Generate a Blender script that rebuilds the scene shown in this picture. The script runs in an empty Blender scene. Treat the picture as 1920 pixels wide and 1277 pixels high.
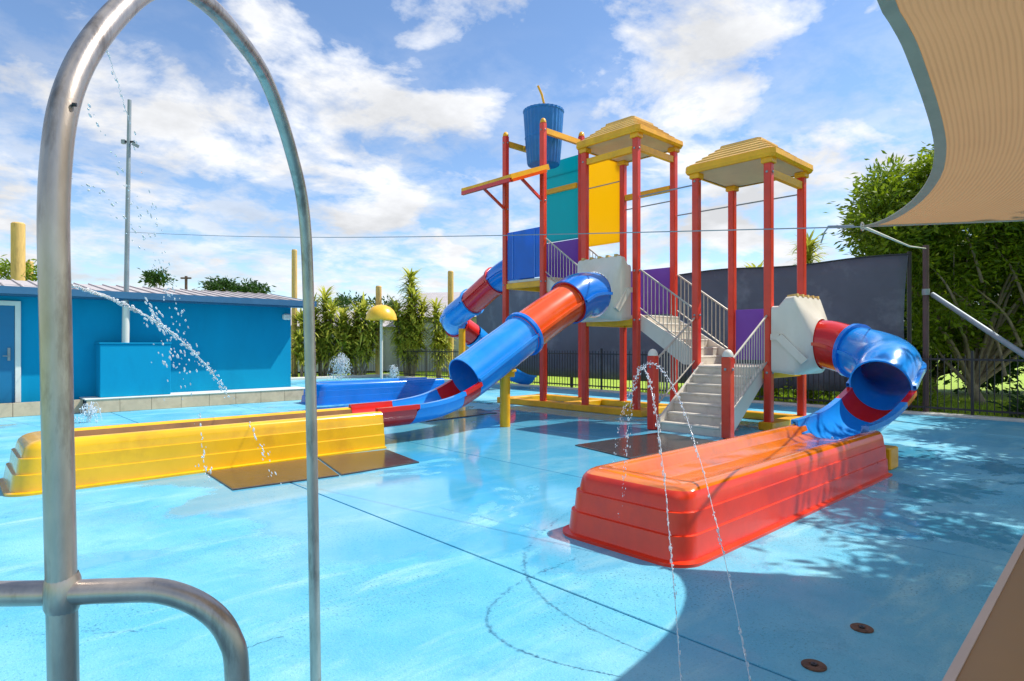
import bpy, math, random
import numpy as np
from mathutils import Vector, Matrix
random.seed(7); rng = np.random.default_rng(7)
scene = bpy.context.scene
COL = scene.collection
R = math.radians
# ------------------------------------------------------------------ camera, sky, sun, exposure
# world x/y follow the tower's grid; the camera stands at the origin and looks between them
F_PX, CX, HY, CAM_H = 1157.0, 960.0, 645.0, 1.5
YAW = R(43.0); SY, CY = math.sin(YAW), math.cos(YAW)
cam_d = bpy.data.cameras.new('camera'); cam = bpy.data.objects.new('camera', cam_d); COL.objects.link(cam)
cam.location = (0, 0, CAM_H); cam.rotation_euler = (R(90), 0, -YAW)
cam_d.sensor_width = 36; cam_d.lens = 36 * F_PX / 1920; cam_d.shift_y = (HY - 638.5) / 1920
cam_d.clip_start = 0.05; cam_d.clip_end = 3000
scene.camera = cam
SUN_EL = R(55); SUN_H = Vector((0.893, -0.45)).normalized()
world = bpy.data.worlds.new('World'); scene.world = world; world.use_nodes = True
wn, wl = world.node_tree.nodes, world.node_tree.links
wn.clear()
def wnode(t, **kw):
    n = wn.new(t)
    for k, v in kw.items(): setattr(n, k, v)
    return n
sky = wnode('ShaderNodeTexSky', sky_type='NISHITA', sun_disc=False, sun_elevation=SUN_EL,
            sun_rotation=math.atan2(SUN_H.x, SUN_H.y), air_density=1.0, dust_density=0.1, ozone_density=5.0)
tc = wnode('ShaderNodeTexCoord'); sep = wnode('ShaderNodeSeparateXYZ'); wl.new(tc.outputs['Generated'], sep.inputs[0])
zadd = wnode('ShaderNodeMath', operation='ADD'); wl.new(sep.outputs['Z'], zadd.inputs[0]); zadd.inputs[1].default_value = 0.22
zmax = wnode('ShaderNodeMath', operation='MAXIMUM'); wl.new(zadd.outputs[0], zmax.inputs[0]); zmax.inputs[1].default_value = 0.05
dx = wnode('ShaderNodeMath', operation='DIVIDE'); wl.new(sep.outputs['X'], dx.inputs[0]); wl.new(zmax.outputs[0], dx.inputs[1])
dy = wnode('ShaderNodeMath', operation='DIVIDE'); wl.new(sep.outputs['Y'], dy.inputs[0]); wl.new(zmax.outputs[0], dy.inputs[1])
cmb = wnode('ShaderNodeCombineXYZ'); wl.new(dx.outputs[0], cmb.inputs[0]); wl.new(dy.outputs[0], cmb.inputs[1]); cmb.inputs[2].default_value = 3.7
def wnoise(scale, detail, rough, dist=0.0):
    n = wnode('ShaderNodeTexNoise'); wl.new(cmb.outputs[0], n.inputs['Vector'])
    n.inputs['Scale'].default_value = scale; n.inputs['Detail'].default_value = detail
    n.inputs['Roughness'].default_value = rough; n.inputs['Distortion'].default_value = dist
    return n
def wramp(src, pts):
    r = wnode('ShaderNodeValToRGB'); wl.new(src, r.inputs[0])
    e = r.color_ramp.elements
    while len(e) < len(pts): e.new(0.5)
    for el, (p, c) in zip(e, pts): el.position = p; el.color = (c, c, c, 1)
    return r
n1 = wnoise(2.1, 11, 0.57, 0.3); n2 = wnoise(4.6, 9, 0.62, 0.2); n3 = wnoise(2.6, 7, 0.58)
mixn = wnode('ShaderNodeMath', operation='MULTIPLY_ADD'); wl.new(n2.outputs[0], mixn.inputs[0]); mixn.inputs[1].default_value = 0.35
wl.new(n1.outputs[0], mixn.inputs[2])
cover = wramp(mixn.outputs[0], [(0.655, 0.0), (0.705, 0.5), (0.775, 1.0)])
hz = wramp(sep.outputs['Z'], [(0.0, 0.9), (0.16, 0.7), (0.46, 0.0)])     # more cloud bank low down
covm = wnode('ShaderNodeMath', operation='MAXIMUM'); 
hzn = wnode('ShaderNodeMath', operation='MULTIPLY'); wl.new(hz.outputs[0], hzn.inputs[0])
hr = wramp(n2.outputs[0], [(0.40, 0.0), (0.58, 1.0)]); wl.new(hr.outputs[0], hzn.inputs[1])
wl.new(cover.outputs[0], covm.inputs[0]); wl.new(hzn.outputs[0], covm.inputs[1])
shade = wramp(n3.outputs[0], [(0.34, 0.70), (0.60, 1.0)])
cl = wnode('ShaderNodeVectorMath', operation='SCALE'); cl.inputs[0].default_value = (5.6, 5.7, 5.9); wl.new(shade.outputs[0], cl.inputs['Scale'])
mx = wnode('ShaderNodeMix', data_type='RGBA'); wl.new(covm.outputs[0], mx.inputs['Factor'])
wl.new(sky.outputs[0], mx.inputs[6]); wl.new(cl.outputs[0], mx.inputs[7])
bg = wnode('ShaderNodeBackground'); wl.new(mx.outputs[2], bg.inputs[0]); bg.inputs[1].default_value = 0.15
wo = wnode('ShaderNodeOutputWorld'); wl.new(bg.outputs[0], wo.inputs[0])
sun_d = bpy.data.lights.new('sun', 'SUN'); sun_d.energy = 4.4; sun_d.angle = R(0.53); sun_d.color = (1.0, 0.955, 0.88)
sun = bpy.data.objects.new('sun', sun_d); COL.objects.link(sun)
SUNV = Vector((SUN_H.x * math.cos(SUN_EL), SUN_H.y * math.cos(SUN_EL), math.sin(SUN_EL)))
sun.rotation_euler = (-SUNV).to_track_quat('-Z', 'Y').to_euler(); sun.location = SUNV * 60
vs = scene.view_settings
vs.view_transform = 'Standard'; vs.look = 'None'; vs.gamma = 1; vs.exposure = 0.32; vs.use_curve_mapping = False

# ------------------------------------------------------------------ coordinates
def W(X, Y, z=0.0):                       # X to the camera's right, Y ahead -> world
    return Vector((CY * X + SY * Y, -SY * X + CY * Y, z))
def at(px, py, Y): return W((px - CX) / F_PX * Y, Y, CAM_H - (py - HY) / F_PX * Y)
def gr(px, py): Y = CAM_H * F_PX / (py - HY); return W((px - CX) / F_PX * Y, Y, 0)

# ------------------------------------------------------------------ mesh helpers
class MB:
    def __init__(s): s.v = []; s.f = []
    def add(s, vs, fs):
        b = len(s.v); s.v += [tuple(p) for p in vs]; s.f += [tuple(i + b for i in q) for q in fs]; return s
    def box(s, x0, x1, y0, y1, z0, z1, c=0.0):
        if c <= 0:
            return s.add([(x, y, z) for z in (z0, z1) for x, y in ((x0, y0), (x1, y0), (x1, y1), (x0, y1))],
                  [(3, 2, 1, 0), (4, 5, 6, 7), (0, 1, 5, 4), (1, 2, 6, 5), (2, 3, 7, 6), (3, 0, 4, 7)])
        def loop(i, z): return [(x0 + i + c * a, y0 + i + c * b, z) if q == 0 else (x1 - i - c * a, y0 + i + c * b, z) if q == 1 else
                                (x1 - i - c * a, y1 - i - c * b, z) if q == 2 else (x0 + i + c * a, y1 - i - c * b, z)
                                for q, a, b in ((0, 0, 1), (0, 1, 0), (1, 1, 0), (1, 0, 1), (2, 0, 1), (2, 1, 0), (3, 1, 0), (3, 0, 1))]
        L = [loop(c, z0), loop(0, z0 + c), loop(0, z1 - c), loop(c, z1)]
        return s.loft(L, caps=True)
    def loft(s, loops, caps=False, closed=True):
        b = len(s.v); n = len(loops[0])
        for l in loops: s.v += [tuple(p) for p in l]
        for k in range(len(loops) - 1):
            for i in range(n if closed else n - 1):
                j = (i + 1) % n
                s.f.append((b + k * n + i, b + k * n + j, b + (k + 1) * n + j, b + (k + 1) * n + i))
        if caps:
            s.f.append(tuple(b + i for i in reversed(range(n)))); s.f.append(tuple(b + (len(loops) - 1) * n + i for i in range(n)))
        return s
    def bar(s, p, q, w, h, up=(0, 0, 1)):
        p, q = Vector(p), Vector(q); d = (q - p).normalized(); up = Vector(up)
        if abs(d.dot(up)) > 0.98: up = Vector((0, 1, 0))
        a = d.cross(up).normalized() * (w / 2); c = a.cross(d).normalized() * (h / 2)
        return s.loft([[o + a + c, o - a + c, o - a - c, o + a - c] for o in (p, q)], caps=True)
    def tube(s, pts, r, n=10, caps=True):
        pts = [Vector(p) for p in pts]; m = len(pts); rs = r if hasattr(r, '__len__') else [r] * m
        prev = None; loops = []
        for i, p in enumerate(pts):
            d = (pts[min(i + 1, m - 1)] - pts[max(i - 1, 0)]).normalized()
            if prev is None:
                a = d.cross(Vector((0, 0, 1)))
                if a.length < 1e-3: a = d.cross(Vector((0, 1, 0)))
                a.normalize()
            else: a = (prev - d * prev.dot(d)).normalized()
            prev = a; b = d.cross(a)
            loops.append([p + (a * math.cos(t) + b * math.sin(t)) * rs[i] for t in (2 * math.pi * k / n for k in range(n))])
        return s.loft(loops, caps=caps)
    def lathe(s, prof, c=(0, 0, 0), n=24, caps=False):
        return s.loft([[(c[0] + r * math.cos(2 * math.pi * k / n), c[1] + r * math.sin(2 * math.pi * k / n), c[2] + z) for k in range(n)] for r, z in prof], caps=caps)
    def mesh(s, name, smooth=None):
        m = bpy.data.meshes.new(name); m.from_pydata(s.v, [], s.f); m.update()
        if smooth is not None:
            m.shade_smooth(); m.set_sharp_from_angle(angle=R(smooth))
        return m
def par(o, p):
    if p is not None:
        o.parent = p; o.matrix_parent_inverse = Matrix.Translation(-Vector(p.location))
def obj(name, mb, mat, parent=None, smooth=None):
    me = mb.mesh(name, smooth) if isinstance(mb, MB) else mb
    if mat is not None and not me.materials: me.materials.append(mat)
    o = bpy.data.objects.new(name, me); COL.objects.link(o); par(o, parent); return o
def place(name, me, parent, loc, rot=(0, 0, 0), scale=(1, 1, 1)):
    o = bpy.data.objects.new(name, me); COL.objects.link(o)
    o.location = loc; o.rotation_euler = rot; o.scale = scale; par(o, parent); return o
def tag(o, label, cat, group=None, kind=None):
    if label: o['label'] = label
    if cat: o['category'] = cat
    if group: o['group'] = group
    if kind: o['kind'] = kind
    return o
def thing(name, label, cat, loc=(0, 0, 0), group=None):
    o = bpy.data.objects.new(name, None); o.empty_display_size = 0.2; COL.objects.link(o); o.location = loc
    return tag(o, label, cat, group)

# ------------------------------------------------------------------ materials
def srgb(r, g, b):
    f = lambda c: c / 12.92 if c <= 0.04045 else ((c + 0.055) / 1.055) ** 2.4
    return (f(r / 255), f(g / 255), f(b / 255), 1)
MATS = {}
def mat(name, col, rough=0.5, metal=0.0, coat=0.0, var=0.12, vscale=3.0, bump=0.0, bscale=30.0, trans=0.0, spec=0.5, stain=None, sscale=1.5, samt=0.5, stretch=None):
    m = bpy.data.materials.new(name); m.use_nodes = True; nt = m.node_tree; n, l = nt.nodes, nt.links
    b = n['Principled BSDF']; b.inputs['Roughness'].default_value = rough; b.inputs['Metallic'].default_value = metal
    b.inputs['Coat Weight'].default_value = coat; b.inputs['Coat Roughness'].default_value = 0.08
    b.inputs['Specular IOR Level'].default_value = spec; b.inputs['Transmission Weight'].default_value = trans
    g = n.new('ShaderNodeNewGeometry'); vec = g.outputs['Position']
    if stretch:
        mp = n.new('ShaderNodeMapping'); mp.inputs['Scale'].default_value = stretch; l.new(vec, mp.inputs['Vector']); vec = mp.outputs[0]
    no = n.new('ShaderNodeTexNoise'); no.inputs['Scale'].default_value = vscale; no.inputs['Detail'].default_value = 6; no.inputs['Roughness'].default_value = 0.62
    l.new(vec, no.inputs['Vector'])
    mixc = n.new('ShaderNodeMix'); mixc.data_type = 'RGBA'
    mixc.inputs[6].default_value = [c * (1 - var) for c in col[:3]] + [1]
    mixc.inputs[7].default_value = [min(1, c * (1 + var) + 0.02 * var) for c in col[:3]] + [1]
    mr = n.new('ShaderNodeMapRange'); mr.inputs[1].default_value = 0.3; mr.inputs[2].default_value = 0.7
    l.new(no.outputs[0], mr.inputs[0]); l.new(mr.outputs[0], mixc.inputs['Factor'])
    out = mixc.outputs[2]
    if stain:
        ns = n.new('ShaderNodeTexNoise'); ns.inputs['Scale'].default_value = sscale; ns.inputs['Detail'].default_value = 8; ns.inputs['Roughness'].default_value = 0.65
        l.new(vec, ns.inputs['Vector'])
        rs = n.new('ShaderNodeMapRange'); rs.inputs[1].default_value = 0.52; rs.inputs[2].default_value = 0.68; rs.inputs[4].default_value = samt
        l.new(ns.outputs[0], rs.inputs[0])
        m2 = n.new('ShaderNodeMix'); m2.data_type = 'RGBA'; m2.inputs[7].default_value = stain
        l.new(out, m2.inputs[6]); l.new(rs.outputs[0], m2.inputs['Factor']); out = m2.outputs[2]
    l.new(out, b.inputs['Base Color'])
    rr = n.new('ShaderNodeMapRange'); rr.inputs[3].default_value = max(0.02, rough * 0.75); rr.inputs[4].default_value = min(1, rough * 1.3)
    l.new(no.outputs[0], rr.inputs[0]); l.new(rr.outputs[0], b.inputs['Roughness'])
    if bump:
        nb = n.new('ShaderNodeTexNoise'); nb.inputs['Scale'].default_value = bscale; nb.inputs['Detail'].default_value = 5
        l.new(vec, nb.inputs['Vector'])
        bp = n.new('ShaderNodeBump'); bp.inputs['Strength'].default_value = bump; bp.inputs['Distance'].default_value = 0.02
        l.new(nb.outputs[0], bp.inputs['Height']); l.new(bp.outputs[0], b.inputs['Normal'])
    MATS[name] = m; return m
M_red = mat('red_paint', srgb(222, 54, 28), 0.38, coat=0.2, var=0.14, vscale=2, stain=srgb(225, 92, 74), sscale=1.1, samt=0.35)
M_yel = mat('yellow_paint', srgb(248, 172, 0), 0.45, coat=0.15, var=0.15, stain=srgb(176, 128, 40), sscale=2.2, samt=0.45)
M_blue = mat('blue_fibreglass', srgb(0, 118, 214), 0.20, coat=0.4, var=0.10, vscale=1.5)
M_lblue = mat('sky_blue_fibreglass', srgb(30, 144, 230), 0.20, coat=0.4, var=0.10, vscale=1.5, stain=srgb(110, 165, 230), sscale=1.8, samt=0.35)
M_org = mat('orange_fibreglass', srgb(240, 84, 14), 0.22, coat=0.4, var=0.08, vscale=1.5, stain=srgb(246, 128, 60), sscale=1.6, samt=0.3)
M_sred = mat('red_fibreglass', srgb(218, 36, 26), 0.22, coat=0.4, var=0.10, vscale=1.5)
M_ytr = mat('yellow_trough', srgb(240, 182, 4), 0.24, coat=0.5, var=0.10, vscale=1.4, stain=srgb(206, 146, 24), sscale=2.5, samt=0.5)
M_rtr = mat('red_trough', srgb(236, 54, 16), 0.30, coat=0.2, var=0.14, vscale=2.4, stain=srgb(204, 46, 40), sscale=1.6, samt=0.6)
M_otr = mat('amber_basin', srgb(226, 112, 8), 0.16, coat=0.7, var=0.16, vscale=2.2, stain=srgb(150, 96, 44), sscale=1.7, samt=0.6, bump=0.15, bscale=9)
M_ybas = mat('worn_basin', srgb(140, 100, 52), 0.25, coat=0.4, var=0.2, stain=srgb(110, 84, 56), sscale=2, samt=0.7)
M_white = mat('white_fibreglass', srgb(226, 216, 200), 0.35, coat=0.25, var=0.05, stain=srgb(190, 176, 154), sscale=1.6, samt=0.35, stretch=(1, 1, .4))
M_cream = mat('cream_step', srgb(214, 206, 190), 0.5, var=0.08, stain=srgb(150, 140, 124), sscale=3, samt=0.45)
M_roof = mat('buff_roof', srgb(228, 182, 104), 0.5, var=0.10, stain=srgb(180, 144, 90), sscale=4, samt=0.4)
M_soff = mat('buff_soffit', srgb(218, 192, 150), 0.55, var=0.08)
M_purp = mat('purple_panel', srgb(134, 88, 186), 0.4, var=0.08, coat=0.2)
M_teal = mat('teal_panel', srgb(0, 150, 168), 0.4, var=0.08, coat=0.2)
M_ypan = mat('amber_panel', srgb(252, 178, 0), 0.4, var=0.05, coat=0.2)
M_bpan = mat('blue_panel', srgb(0, 124, 222), 0.35, var=0.08, coat=0.2)
M_buck = mat('blue_bucket', srgb(0, 108, 188), 0.45, var=0.14, coat=0.1, stain=srgb(40, 130, 200), sscale=3)
def translucent(m, col, f):
    n, l = m.node_tree.nodes, m.node_tree.links; t = n.new('ShaderNodeBsdfTranslucent'); t.inputs['Color'].default_value = col
    ms = n.new('ShaderNodeMixShader'); ms.inputs[0].default_value = f; l.new(n['Principled BSDF'].outputs[0], ms.inputs[1]); l.new(t.outputs[0], ms.inputs[2]); l.new(ms.outputs[0], n['Material Output'].inputs['Surface'])
translucent(M_ypan, srgb(255, 222, 0), .75); translucent(M_teal, srgb(0, 196, 205), .65); translucent(M_purp, srgb(150, 104, 200), .4); translucent(M_bpan, srgb(0, 145, 240), .4)
M_rail = mat('weathered_rail', srgb(190, 182, 168), 0.4, metal=0.3, var=0.12)
M_steel = mat('stainless_steel', srgb(178, 168, 160), 0.34, metal=0.75, var=0.16, vscale=30, stain=srgb(96, 84, 74), sscale=16, samt=0.7, stretch=(1, 1, .25), bump=0.03, bscale=220)
M_galv = mat('galvanised_steel', srgb(150, 158, 162), 0.5, metal=0.6, var=0.15)
M_dark = mat('dark_metal', srgb(44, 40, 42), 0.45, var=0.2)
M_brn = mat('brown_post', srgb(92, 66, 64), 0.6, var=0.2)
M_wall = mat('blue_wall', srgb(0, 146, 188), 0.8, var=0.06, vscale=1.2, bump=0.08, bscale=60, spec=0.15, stretch=(1, 1, .35), stain=srgb(0, 122, 164), sscale=1.1, samt=0.4)
M_fasc = mat('blue_fascia', srgb(52, 104, 140), 0.45, var=0.08)
M_door = mat('blue_door', srgb(0, 112, 156), 0.5, var=0.06)
M_trim = mat('white_trim', srgb(226, 224, 214), 0.5, var=0.06)
M_tile = mat('tan_tile', srgb(206, 182, 150), 0.45, var=0.10, vscale=5, stain=srgb(160, 136, 108), sscale=4, samt=0.4)
M_groof = mat('pale_roof', srgb(184, 176, 174), 0.6, var=0.08)
M_wood = mat('yellow_timber', srgb(214, 176, 104), 0.7, var=0.16, vscale=4, stretch=(4, 4, 0.6), stain=srgb(160, 124, 76), sscale=3)
M_shed = mat('grey_shed', srgb(176, 180, 186), 0.7, var=0.06)
M_pvc = mat('white_pvc', srgb(222, 216, 204), 0.4, var=0.05)
M_table = mat('brown_laminate', srgb(160, 126, 86), 0.42, var=0.05, vscale=8)
M_tedge = mat('pale_edge', srgb(206, 186, 172), 0.45, var=0.06)
M_rust = mat('rusty_iron', srgb(104, 72, 52), 0.7, var=0.35, vscale=25, bump=0.5, bscale=80, stain=srgb(40, 26, 20), sscale=20, samt=0.8)
M_mush = mat('yellow_dome', srgb(246, 190, 40), 0.35, coat=0.3, var=0.08)
M_soil = mat('dark_joint', srgb(34, 66, 78), 0.85, var=0.3, vscale=12)
M_conc = mat('pale_concrete', srgb(208, 206, 196), 0.8, var=0.1, bump=0.2, bscale=40)
M_bark = mat('pale_bark', srgb(150, 134, 114), 0.85, var=0.3, vscale=7, bump=0.5, bscale=26)
M_mark = mat('wet_mark', srgb(10, 128, 158), 0.10, var=0.15, vscale=20)
M_crack = mat('crack_line', srgb(24, 84, 104), 0.8, var=0.3, vscale=20)
def foliage(name, c1, c2, trans=0.35):
    m = bpy.data.materials.new(name); m.use_nodes = True; n, l = m.node_tree.nodes, m.node_tree.links
    b = n['Principled BSDF']; o = n['Material Output']; b.inputs['Roughness'].default_value = 0.5
    g = n.new('ShaderNodeNewGeometry'); no = n.new('ShaderNodeTexNoise'); no.inputs['Scale'].default_value = 1.6; no.inputs['Detail'].default_value = 3
    l.new(g.outputs['Position'], no.inputs['Vector'])
    ad = n.new('ShaderNodeMath'); ad.operation = 'MULTIPLY_ADD'; l.new(g.outputs['Random Per Island'], ad.inputs[0]); ad.inputs[1].default_value = 0.55
    sb = n.new('ShaderNodeMath'); sb.operation = 'SUBTRACT'; l.new(no.outputs[0], sb.inputs[0]); sb.inputs[1].default_value = 0.25; l.new(sb.outputs[0], ad.inputs[2])
    mx = n.new('ShaderNodeMix'); mx.data_type = 'RGBA'; mx.inputs[6].default_value = c1; mx.inputs[7].default_value = c2
    l.new(ad.outputs[0], mx.inputs['Factor']); l.new(mx.outputs[2], b.inputs['Base Color'])
    t = n.new('ShaderNodeBsdfTranslucent'); l.new(mx.outputs[2], t.inputs['Color'])
    ms = n.new('ShaderNodeMixShader'); ms.inputs[0].default_value = trans
    l.new(b.outputs[0], ms.inputs[1]); l.new(t.outputs[0], ms.inputs[2]); l.new(ms.outputs[0], o.inputs['Surface']); return m
M_leaf = foliage('broad_leaf', srgb(38, 80, 16), srgb(168, 188, 34), 0.42)
M_leafd = foliage('dark_leaf', srgb(26, 58, 24), srgb(70, 108, 34))
M_drac = foliage('strap_leaf', srgb(112, 138, 30), srgb(232, 224, 96), 0.45)
M_grass = foliage('grass_blade', srgb(110, 146, 30), srgb(190, 206, 60), 0.4)
M_turf = mat('turf', srgb(150, 176, 44), 0.9, var=0.35, vscale=6, bump=0.6, bscale=60)
# painted deck: cyan paint, faded patches, wet and dry areas, fine aggregate
def deck_material():
    m = bpy.data.materials.new('cyan_deck_paint'); m.use_nodes = True; n, l = m.node_tree.nodes, m.node_tree.links
    b = n['Principled BSDF']; g = n.new('ShaderNodeNewGeometry'); P = g.outputs['Position']
    def noise(s, d=6, r=0.6, dist=0.0, vec=P):
        q = n.new('ShaderNodeTexNoise'); q.inputs['Scale'].default_value = s; q.inputs['Detail'].default_value = d; q.inputs['Roughness'].default_value = r
        q.inputs['Distortion'].default_value = dist; l.new(vec, q.inputs['Vector']); return q.outputs[0]
    def rng_(src, a, c, lo=0.0, hi=1.0):
        q = n.new('ShaderNodeMapRange'); q.interpolation_type = 'SMOOTHSTEP'; l.new(src, q.inputs[0])
        q.inputs[1].default_value = a; q.inputs[2].default_value = c; q.inputs[3].default_value = lo; q.inputs[4].default_value = hi; return q.outputs[0]
    def mix(f, a, c):
        q = n.new('ShaderNodeMix'); q.data_type = 'RGBA'; l.new(f, q.inputs['Factor'])
        for i, x in ((6, a), (7, c)):
            if isinstance(x, tuple): q.inputs[i].default_value = x
            else: l.new(x, q.inputs[i])
        return q.outputs[2]
    def math_(op, a, c):
        q = n.new('ShaderNodeMath'); q.operation = op
        for i, x in ((0, a), (1, c)):
            if isinstance(x, (int, float)): q.inputs[i].default_value = x
            else: l.new(x, q.inputs[i])
        return q.outputs[0]
    mp = n.new('ShaderNodeMapping'); mp.inputs['Scale'].default_value = (0.5, 2.2, 1); mp.inputs['Rotation'].default_value = (0, 0, R(20)); l.new(P, mp.inputs['Vector'])
    base = mix(rng_(noise(0.5, 7, 0.62), 0.35, 0.68), srgb(86, 176, 206), srgb(132, 198, 216))
    base = mix(rng_(noise(1.1, 8, 0.68, 0.4, mp.outputs[0]), 0.5, 0.72, 0, 0.55), base, srgb(176, 220, 218))     # faded brush-out streaks
    base = mix(rng_(noise(0.33, 8, 0.7, 0.6), 0.56, 0.66, 0, 0.30), base, srgb(96, 176, 196))                     # dull worn zones
    speck = rng_(noise(60, 4, 0.65), 0.54, 0.66, 0, 1.0); zone = rng_(noise(0.7, 7, 0.66, 0.3), 0.46, 0.60, 0.28, 1.0)
    base = mix(math_('MULTIPLY', speck, zone), base, srgb(48, 120, 140))                                          # exposed aggregate
    base = mix(rng_(noise(2.6, 9, 0.72, 0.5), 0.50, 0.70, 0, 0.42), base, srgb(66, 152, 182))                     # damp mottling
    base = mix(rng_(noise(150, 2, 0.5), 0.66, 0.72, 0, 0.6), base, srgb(190, 226, 228))                             # pale flecks
    # water film: a wet basin in front of the tower, broken up by noise
    sub = n.new('ShaderNodeVectorMath'); sub.operation = 'SUBTRACT'; l.new(P, sub.inputs[0]); c = W(0.1, 9.6); sub.inputs[1].default_value = (c.x, c.y, 0)
    ln = n.new('ShaderNodeVectorMath'); ln.operation = 'LENGTH'; l.new(sub.outputs[0], ln.inputs[0])
    wv = math_('ADD', noise(0.55, 7, 0.62, 0.3), rng_(ln.outputs[1], 1.5, 8.0, 0.26, -0.02))
    wet = rng_(wv, 0.565, 0.63)
    film = rng_(noise(0.9, 6, 0.6, 0.2), 0.45, 0.6)
    b_col = mix(math_('MULTIPLY', wet, 0.45), base, srgb(44, 150, 192)); l.new(b_col, b.inputs['Base Color'])
    rgh = n.new('ShaderNodeMix'); l.new(wet, rgh.inputs['Factor']); l.new(rng_(film, 0, 1, 0.62, 0.40), rgh.inputs[2]); rgh.inputs[3].default_value = 0.045
    l.new(rgh.outputs[0], b.inputs['Roughness']); b.inputs['IOR'].default_value = 1.40
    h = math_('ADD', math_('MULTIPLY', noise(85, 4, 0.6), 0.5), math_('MULTIPLY', noise(9, 5, 0.6), 0.6))
    st = n.new('ShaderNodeMix'); l.new(wet, st.inputs['Factor']); st.inputs[2].default_value = 0.5; st.inputs[3].default_value = 0.018
    bp = n.new('ShaderNodeBump'); bp.inputs['Distance'].default_value = 0.02; l.new(st.outputs[0], bp.inputs['Strength']); l.new(h, bp.inputs['Height']); l.new(bp.outputs[0], b.inputs['Normal'])
    return m
M_deck = deck_material()
def mat_mat():
    m = mat('rubber_mat', srgb(66, 58, 56), 0.16, var=0.25, vscale=9, spec=0.6); n, l = m.node_tree.nodes, m.node_tree.links
    g = n.new('ShaderNodeNewGeometry'); v = n.new('ShaderNodeTexVoronoi'); v.inputs['Scale'].default_value = 26; l.new(g.outputs['Position'], v.inputs['Vector'])
    bp = n.new('ShaderNodeBump'); bp.inputs['Strength'].default_value = 0.10; bp.inputs['Distance'].default_value = 0.01
    l.new(v.outputs['Distance'], bp.inputs['Height']); l.new(bp.outputs[0], n['Principled BSDF'].inputs['Normal']); return m
M_mat = mat_mat()
def cloth(name, col, trans, ribs, vec_rot=0.0):
    m = bpy.data.materials.new(name); m.use_nodes = True; n, l = m.node_tree.nodes, m.node_tree.links
    b = n['Principled BSDF']; o = n['Material Output']; b.inputs['Roughness'].default_value = 0.85
    uv = n.new('ShaderNodeUVMap'); mp = n.new('ShaderNodeMapping'); l.new(uv.outputs[0], mp.inputs['Vector'])
    w = n.new('ShaderNodeTexWave'); w.bands_direction = 'X'; w.inputs['Scale'].default_value = ribs; w.inputs['Distortion'].default_value = 0.04; w.inputs['Detail'].default_value = 1; l.new(mp.outputs[0], w.inputs['Vector'])
    g = n.new('ShaderNodeNewGeometry'); no = n.new('ShaderNodeTexNoise'); no.inputs['Scale'].default_value = 2.2; no.inputs['Detail'].default_value = 7; l.new(g.outputs['Position'], no.inputs['Vector'])
    mx = n.new('ShaderNodeMix'); mx.data_type = 'RGBA'; mx.inputs[6].default_value = [c * 0.72 for c in col[:3]] + [1]; mx.inputs[7].default_value = col
    a = n.new('ShaderNodeMath'); a.operation = 'MULTIPLY_ADD'; l.new(w.outputs[1], a.inputs[0]); a.inputs[1].default_value = 0.7; l.new(no.outputs[0], a.inputs[2])
    l.new(a.outputs[0], mx.inputs['Factor']); l.new(mx.outputs[2], b.inputs['Base Color'])
    bp = n.new('ShaderNodeBump'); bp.inputs['Strength'].default_value = 0.3; bp.inputs['Distance'].default_value = 0.01; l.new(w.outputs[1], bp.inputs['Height']); l.new(bp.outputs[0], b.inputs['Normal'])
    t = n.new('ShaderNodeBsdfTranslucent'); l.new(mx.outputs[2], t.inputs['Color']); ms = n.new('ShaderNodeMixShader'); ms.inputs[0].default_value = trans
    l.new(b.outputs[0], ms.inputs[1]); l.new(t.outputs[0], ms.inputs[2]); l.new(ms.outputs[0], o.inputs['Surface']); return m
M_sail = cloth('tan_knit', srgb(190, 146, 102), 0.32, 24)
M_hem = mat('grey_webbing', srgb(180, 164, 146), 0.8, var=0.12, vscale=6)
M_screen = mat('charcoal_shadecloth', srgb(96, 98, 110), 0.85, var=0.16, vscale=0.7, stain=srgb(140, 142, 152), sscale=0.8, samt=0.6, bump=0.6, bscale=1.6)
def water_mat():
    m = bpy.data.materials.new('water_drops'); m.use_nodes = True; n, l = m.node_tree.nodes, m.node_tree.links
    o = n['Material Output']; b = n['Principled BSDF']; b.inputs['Base Color'].default_value = (0.93, 0.96, 1, 1); b.inputs['Roughness'].default_value = 0.12
    gl = n.new('ShaderNodeBsdfGlass'); gl.inputs['IOR'].default_value = 1.33; gl.inputs['Roughness'].default_value = 0.02
    ms = n.new('ShaderNodeMixShader'); ms.inputs[0].default_value = 0.55; l.new(b.outputs[0], ms.inputs[1]); l.new(gl.outputs[0], ms.inputs[2]); l.new(ms.outputs[0], o.inputs['Surface']); return m
M_water = water_mat()

# ------------------------------------------------------------------ ground
def struct(name, mb, m, parent=None, smooth=None):
    o = obj(name, mb, m, parent, smooth); o['kind'] = 'structure'; return o
struct('ground', MB().add([(-600, -600, -0.09), (900, -600, -0.09), (900, 900, -0.09), (-600, 900, -0.09)], [(0, 1, 2, 3)]), M_turf)
DU0, DU1, DV0, DV1 = -7.2, 15.2, -12.0, 24.8
deck = struct('pool_deck', MB().box(DU0, DU1, DV0, DV1, -0.08, -0.022), M_soil)
edges = [DU0, -4.7, -2.2, 2.8, 5.3, 7.8, 10.3, 12.8, DU1]
vedges = [DV0, -3.2, 12.6, DV1]
for i in range(len(edges) - 1):
    for j in range(len(vedges) - 1):
        obj('slab', MB().box(edges[i] + 0.007, edges[i + 1] - 0.007, vedges[j] + 0.004, vedges[j + 1] - 0.004, -0.06, 0.0, 0.004), M_deck, deck)
struct('kerb', MB().box(DU0, DU1 + 0.35, DV1, DV1 + 0.5, -0.08, 0.10, 0.02).box(DU1, DU1 + 0.3, DV0, DV1 - 0.003, -0.08, 0.05, 0.02), M_conc)
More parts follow.
